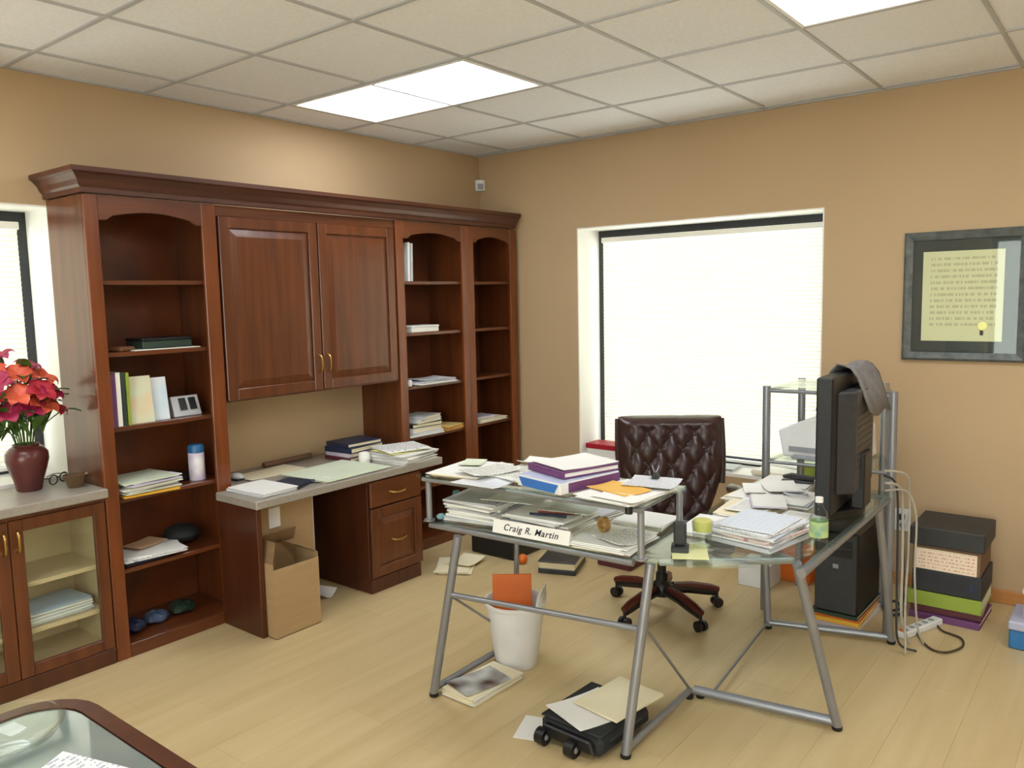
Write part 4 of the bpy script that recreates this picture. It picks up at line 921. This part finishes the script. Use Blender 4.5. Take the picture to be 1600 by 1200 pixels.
def clip(label, x, y, z, a):
    t = thing('binder_clip', label, 'clip', (x, y, z+.0006), a)
    MB().prism_yz([(-.014, 0), (.014, 0), (.003, .022), (-.003, .022)], -.02, .02).build('spring', BLK, t, world=False)
    for s_ in (-1, 1): MB().tube(spline([(-.009, s_*.003, .021), (-.006, s_*.012, .042), (.006, s_*.012, .042), (.009, s_*.003, .021)], 3), .0014, 5).build('wire_handle', METAL, t, smooth=True, world=False)
clip('black binder clip at the chair side of the raised shelf', -1.985, -2.50, ZR+.0225, .3)

# ------------------------------------------------------------------ things on the desktop below the shelf
stack('tall heap of white documents under the raised desk shelf', -2.13, -1.82, ZG, .27, .24, .085, .1, [PAPER, LGREY, PRINT2, PAPER], 10, .015, .12)
stack('white documents heaped behind the name sign', -2.11, -2.12, ZG, .24, .26, .06, -.05, [PAPER, PRINT, PAPER, LGREY], 7, .015, .12)
stack('loose white forms under the shelf by the post with the name sign', -2.14, -2.41, ZG, .25, .22, .018, .12, [PRINT2, PAPER, PRINT], 5, .02, .2)
sheet('single white sheet across the heaped documents', -2.13, -1.97, ZG+.0875, .2, .22, .2, PAPER, .002, .012)
solo(MB().tube([(-2.17, -2.10, ZG+.067), (-2.12, -2.23, ZG+.067)], .005, 8), 'pencil', mat('red_brown_lacquer', (150, 70, 50), .4, rgb2=(140, 62, 44)), 'red brown pencil on the heaped documents', 'pencil', smooth=True)
solo(MB().tube([(-2.21, -2.09, ZG+.067), (-2.17, -2.23, ZG+.067)], .005, 8), 'pen', NAVY, 'navy pen on the heaped documents', 'pen', smooth=True)
m = MB(); Rm = [(.028, -.01), (.028, .01), (.017, .01), (.017, -.01)]; vs = []; ns = 24
for k in range(ns):
    a = 2*math.pi*k/ns; vs += [(r_*math.cos(a), y_, r_*math.sin(a)) for r_, y_ in Rm]
m.add(vs, [(4*k+i, 4*k+(i+1) % 4, 4*((k+1) % ns)+(i+1) % 4, 4*((k+1) % ns)+i) for k in range(ns) for i in range(4)])
m.xf(Matrix.Translation((-2.12, -2.36, ZG+.0475)) @ RZ(1.2))
solo(m, 'tape_roll', mat('amber_tape', (178, 138, 76), .4, rgb2=(160, 120, 60)), 'roll of amber tape standing on the white forms', 'tape', smooth=True)
t = thing('pill_bottle', 'small white bottle under the end of the raised shelf', 'bottle', (-2.16, -1.67, ZG))
MB().lathe([(.018, ZG+.001), (.02, ZG+.004), (.02, ZG+.06), (.013, ZG+.068)], -2.16, -1.67, 16).build('body', WPLA, t, smooth=True)
MB().lathe([(.015, ZG+.0685), (.015, ZG+.085), (.013, ZG+.088)], -2.16, -1.67, 16).build('cap', mat('teal_cap', (70, 110, 104), .4, rgb2=(64, 100, 96)), t, smooth=True)
solo(MB().ball((-2.285, -1.70, ZG+.0125), .02, 12, (1, 1, .6)), 'glass_pebble', mat('aqua_glass', (150, 196, 200), .1, rgb2=(130, 180, 186), trans=.4), 'aqua glass pebble on the bare corner of the desktop', 'paperweight', smooth=True)
# name sign: a folded card with the name printed in bold italics
t = thing('name_sign', 'white folded name card with black italic lettering on the desk edge', 'sign', (-2.283, -2.15, ZG+.0006), math.radians(3.4))
MB().add([(-.012, -.168, 0), (-.012, .168, 0), (.0, .168, .05), (.0, -.168, .05), (.022, -.168, 0), (.022, .168, 0)], [(0, 3, 2, 1), (3, 4, 5, 2), (0, 1, 5, 4), (0, 4, 3), (1, 2, 5)]).build('card', PAPER, t, world=False)
cu = bpy.data.curves.new('lettering', 'FONT'); cu.body = 'Craig R. Martin'; cu.size = .034; cu.shear = .25; cu.align_x = 'CENTER'; cu.align_y = 'CENTER'; cu.extrude = .0003; cu.offset = .0003; cu.space_character = 1.12
tmp = bpy.data.objects.new('lettering', cu); C.objects.link(tmp); bpy.context.view_layer.update()
me = bpy.data.meshes.new_from_object(tmp.evaluated_get(bpy.context.evaluated_depsgraph_get())); bpy.data.objects.remove(tmp)
me.materials.clear(); me.materials.append(mat('black_ink', (24, 24, 28), .6, rgb2=(30, 30, 34)))
o = bpy.data.objects.new('lettering', me); C.objects.link(o); o.parent = t
sl = math.atan2(.05, .012); upv = Vector((math.cos(sl), 0, math.sin(sl))); nrm = Vector((-math.sin(sl), 0, math.cos(sl)))
if nrm.x > 0: nrm = -nrm
xa = Vector((0, -1, 0))
p_ = Vector((-.0125+.006, 0, .025))+nrm*.0009
o.matrix_local = Matrix(((xa.x, upv.x, nrm.x, p_.x), (xa.y, upv.y, nrm.y, p_.y), (xa.z, upv.z, nrm.z, p_.z), (0, 0, 0, 1)))

# ------------------------------------------------------------------ things on the corner and return panels
stack('white legal pad beside the shelf post on the desk corner', -1.80, -2.62, ZG, .26, .15, .012, math.radians(6), [PAPER], 3, .004, .02, 'legal_pad', 'pad')
sheet('yellow tinted sheet on the curved desk corner', -2.10, -2.69, ZG, .17, .12, .5, mat('pale_yellow_sheet', (226, 226, 170), .6, rgb2=(220, 220, 160)), .002)
t = thing('tumbler', 'clear tumbler with yellow sticky notes inside on the desk corner', 'glass', (-2.03, -2.705, ZG))
MB().lathe([(.028, ZG+.001), (.03, ZG+.005), (.038, ZG+.095), (.036, ZG+.095), (.028, ZG+.008), (0, ZG+.007)], -2.03, -2.705, 20, False).build('glass_body', GLASS, t, smooth=True)
MB().lathe([(.032, ZG+.06), (.0345, ZG+.088), (.03, ZG+.098), (.02, ZG+.10)], -2.03, -2.705, 14).build('notes', mat('sticky_yellow', (196, 194, 110), .6, rgb2=(188, 184, 100)), t, smooth=True)
t = thing('telephone_handset', 'dark grey phone handset standing in a cradle beside the tumbler', 'phone', (-2.11, -2.66, ZG), math.radians(25))
MB().box(-.035, .035, -.03, .03, .001, .02).build('cradle', DGREY, t, .004, world=False)
MB().rbox(0, 0, .0205, .022, .044, .085, 0, -.12).build('handset', DGREY, t, .006, world=False)
MB().rbox(-.0135, 0, .07, .002, .03, .022, 0, -.12).build('display', GREY, t, world=False)
z = ZG
mg = [('grey magazine lowest in the pile on the curved desk corner', LGREY, .30, .27, .014, 0), ('printed magazine second lowest in the desk corner pile', NEWS, .29, .26, .010, .05), ('pink covered magazine in the desk corner pile', COVER2, .29, .26, .008, -.06),
      ('grey blue magazine in the middle of the desk corner pile', COVER1, .28, .25, .012, .1), ('newspaper near the top of the desk corner pile', NEWS, .29, .25, .008, -.03), ('pale blue magazine on top of the desk corner pile', COVER1, .26, .22, .006, .14)]
for lb, m_, w_, d, h, a in mg:
    stack(lb, -1.82, -2.825, z, w_*.95, d*.93, h, a+math.radians(-10), [m_, PAPER] if m_ is not LGREY else [LGREY], 3, .004, .015, 'magazine', 'magazine'); z += h+.0015
t = thing('water_bottle', 'clear water bottle with a green label at the desk edge by the monitor', 'bottle', (-1.775, -3.02, ZG))
bpx, bpy_ = -1.775, -3.02
MB().lathe([(.028, ZG+.001), (.031, ZG+.006), (.031, ZG+.09), (.027, ZG+.115), (.012, ZG+.14), (.012, ZG+.15)], bpx, bpy_, 18).build('bottle_body', GLASS, t, smooth=True)
MB().lathe([(.0315, ZG+.03), (.0318, ZG+.032), (.0318, ZG+.083), (.0315, ZG+.085)], bpx, bpy_, 18, False).build('label', mat('green_label', (190, 208, 130), .5, rgb2=(120, 160, 140), scale=(30, 30, 30), detail=1), t, smooth=True)
MB().lathe([(.0135, ZG+.1505), (.0135, ZG+.168)], bpx, bpy_, 14).build('cap', WPLA, t, smooth=True)
ret = [(-1.52, -2.66, .26, .2, .016, .06, [CREAM, PAPER], 'cream file pile on the return beside the magazine pile'), (-1.565, -2.87, .2, .14, .022, -.05, [PAPER, LGREY], 'white file pile on the return near the water bottle'),
       (-1.245, -2.59, .24, .19, .014, -.08, [PAPER, CREAM], 'white papers on the return closest to the leather chair'), (-1.22, -2.77, .25, .13, .012, .03, [PAPER, LGREY], 'white papers in front of the monitor screen'), (-.99, -2.63, .2, .22, .02, .05, [PAPER, GREENP], 'paper pile at the end of the return by the shelf tower')]
for x, y, w_, d, h, a, ms, lb in ret: stack(lb, x, y, ZG, w_, d, h, a, ms, 5, .015, .1)
sheet('printed form on top of the cream file pile', -1.50, -2.67, ZG+.018, .21, .15, .0, PRINT, .002, .006)
sheet('small card with black lettering rows on the white file pile', -1.565, -2.87, ZG+.0245, .13, .09, .1, PRINT2, .002, .002, 'card')
sheet('curled white receipt on the white papers by the chair', -1.25, -2.58, ZG+.016, .17, .08, .5, PAPER, .0015, .02, 'receipt')
t = thing('stapler', 'dark grey stapler on the paper pile by the shelf tower', 'stapler', (-.99, -2.68, ZG+.0225), math.radians(100))
MB().box(-.07, .07, -.016, .016, 0, .01).build('base', DGREY, t, .003, world=False)
MB().prism_xz([(-.07, .0105), (.06, .0165), (.068, .028), (.03, .04), (-.07, .032)], -.013, .013).build('arm', BLK, t, .004, world=False)
t = thing('paper_coil', 'spiral of curled paper tape on the white papers by the monitor', 'paper tape', (-1.2, -2.74, ZG+.0135))
MB().tube([((.03+.006*k/24)*math.cos(2*math.pi*k/12), (.045+.006*k/24)*math.sin(2*math.pi*k/12), .008+.0002*k) for k in range(25)], .004, 5).build('coil', LGREY, t, smooth=True, world=False)

# ------------------------------------------------------------------ window sill items
t = thing('carton', 'white carton with a red lid on the window sill beside the chair', 'box', (.06, -1.02, WR[2]+.0205))
zz = WR[2]+.0205
MB().box(.01, .16, -1.17, -.90, zz, zz+.05).build('carton_body', PAPER, t, .002)
MB().box(.005, .165, -1.175, -.89, zz+.0505, zz+.085).build('lid', RED, t, .004)
solo(MB().tube([(.06, -1.25, zz+.0085), (.08, -1.62, zz+.0085)], .008, 8), 'blind_wand', LGREY, 'thin grey rod lying along the window sill', 'rod', smooth=True)
stack('pile of white mail on the window sill', .09, -1.80, zz, .16, .28, .02, .1, [PAPER, LGREY], 4, .008, .06)
stack('cream papers at the tower end of the window sill', .09, -2.2, zz, .16, .26, .03, -.1, [CREAM, PAPER], 4, .008, .06)
solo(MB().box(.03, .12, -2.42, -2.34, zz, zz+.09), 'note_box', GREEN, 'lime green note box on the window sill behind the printer', 'box', bevel=.003)

# ------------------------------------------------------------------ wood rimmed table at the lower edge of the view
t = thing('wood_table', 'dark cherry table with an inset glass top near the glazed cabinet', 'table', (-4.3, -2.5, 0))
def rr_poly(x0, x1, y0, y1, r_, n=6):
    out = []
    for cx_, cy_, a0 in ((x1-r_, y1-r_, 0), (x0+r_, y1-r_, 90), (x0+r_, y0+r_, 180), (x1-r_, y0+r_, 270)):
        out += [(cx_+r_*math.cos(math.radians(a0+90*k/n)), cy_+r_*math.sin(math.radians(a0+90*k/n))) for k in range(n+1)]
    return out
TX0, TX1, TY0, TY1 = -4.95, -3.83, -2.95, -2.01
po, pi_ = rr_poly(TX0, TX1, TY0, TY1, .13), rr_poly(TX0+.035, TX1-.035, TY0+.035, TY1-.035, .10)
n = len(po); vs = [(x, y, z) for z in (.68, .72) for q in (po, pi_) for x, y in q]
fs = []
for i in range(n):
    j = (i+1) % n; fs += [(i, j, 2*n+j, 2*n+i), (n+i, 3*n+i, 3*n+j, n+j), (2*n+i, 2*n+j, 3*n+j, 3*n+i), (i, n+i, n+j, j)]
MB().add(vs, fs).build('wood_rim', CHD, t)
MB().prism(pi_, .69, .70).build('wood_top', CHX, t)
MB().prism(rr_poly(TX0+.037, TX1-.037, TY0+.037, TY1-.037, .098), .7005, .7165).build('glass_inset', mat('table_glass', (128, 140, 134), .04, rgb2=(122, 134, 128), spec=1.0, coat=1), t)
for x in (TX0+.12, TX1-.12):
    for y in (TY0+.12, TY1-.12): MB().tube([(x, y, 0), (x, y, .3), (x, y, .68)], .03, 12, [.022, .028, .036]).build('leg', CHD, t, smooth=True)
solo(MB().lathe([(.05, .7172), (.055, .722), (.10, .745), (.115, .765), (.11, .765), (.095, .749), (.05, .727), (0, .725)], -4.03, -2.17, 28, False), 'glass_bowl', GLASS, 'shallow clear glass bowl on the wood rimmed table', 'bowl', smooth=True)
sheet('open white brochure on the wood rimmed table', -4.02, -2.45, .717, .2, .27, .3, NEWS, .003, .01, 'brochure')

# ------------------------------------------------------------------ more loose paper that fills the glass desk
more = [  # x, y, z, w, d, h, a, mats, n, label
 (-1.885, -1.80, ZG, .16, .26, .04, .05, [PAPER, CREAM], 6, 'cream and white pile at the chair side of the desktop'),
 (-1.885, -2.12, ZG, .16, .28, .03, -.08, [PAPER, LGREY], 6, 'grey and white pile at the chair side of the desktop'),
 (-1.885, -2.40, ZG, .18, .20, .022, .1, [PAPER, PRINT2], 5, 'white printed pile at the chair side next to the legal pad'),
]
for x, y, z, w_, d, h, a, ms, n, lb in more: stack(lb, x, y, z, w_, d, h, a, ms, n, .012, .08)
sheet('white letter laid across the shelf papers by the pale green note', -2.22, -1.90, ZR+.018, .21, .15, -.35, PRINT2, .002, .01)
sheet('folded white leaflet behind the copy paper box', -1.99, -1.99, ZR+.018, .10, .18, .1, PAPER, .002, .012, 'leaflet')
sheet('white sheet under the shelf front edge behind the name card', -2.08, -2.18, ZG+.0625, .14, .2, .2, PRINT2, .002, .01)
sheet('curled white sheet on the loose forms by the shelf post', -2.16, -2.47, ZG+.020, .18, .14, -.3, PRINT, .002, .014)
stack('white notepaper between the magazine pile and the monitor', -1.42, -2.70, ZG+.026, .2, .13, .008, .4, [PAPER, LILAC], 3, .01, .1)
stack('white envelopes at the shelf tower end of the return', -.93, -2.86, ZG, .12, .17, .03, 0, [PAPER, LGREY], 5, .008, .08, 'envelope_stack', 'envelopes')
sheet('loose white sheet on the return across from the stapler', -1.13, -2.66, ZG+.018, .2, .15, .6, PAPER, .002, .012)
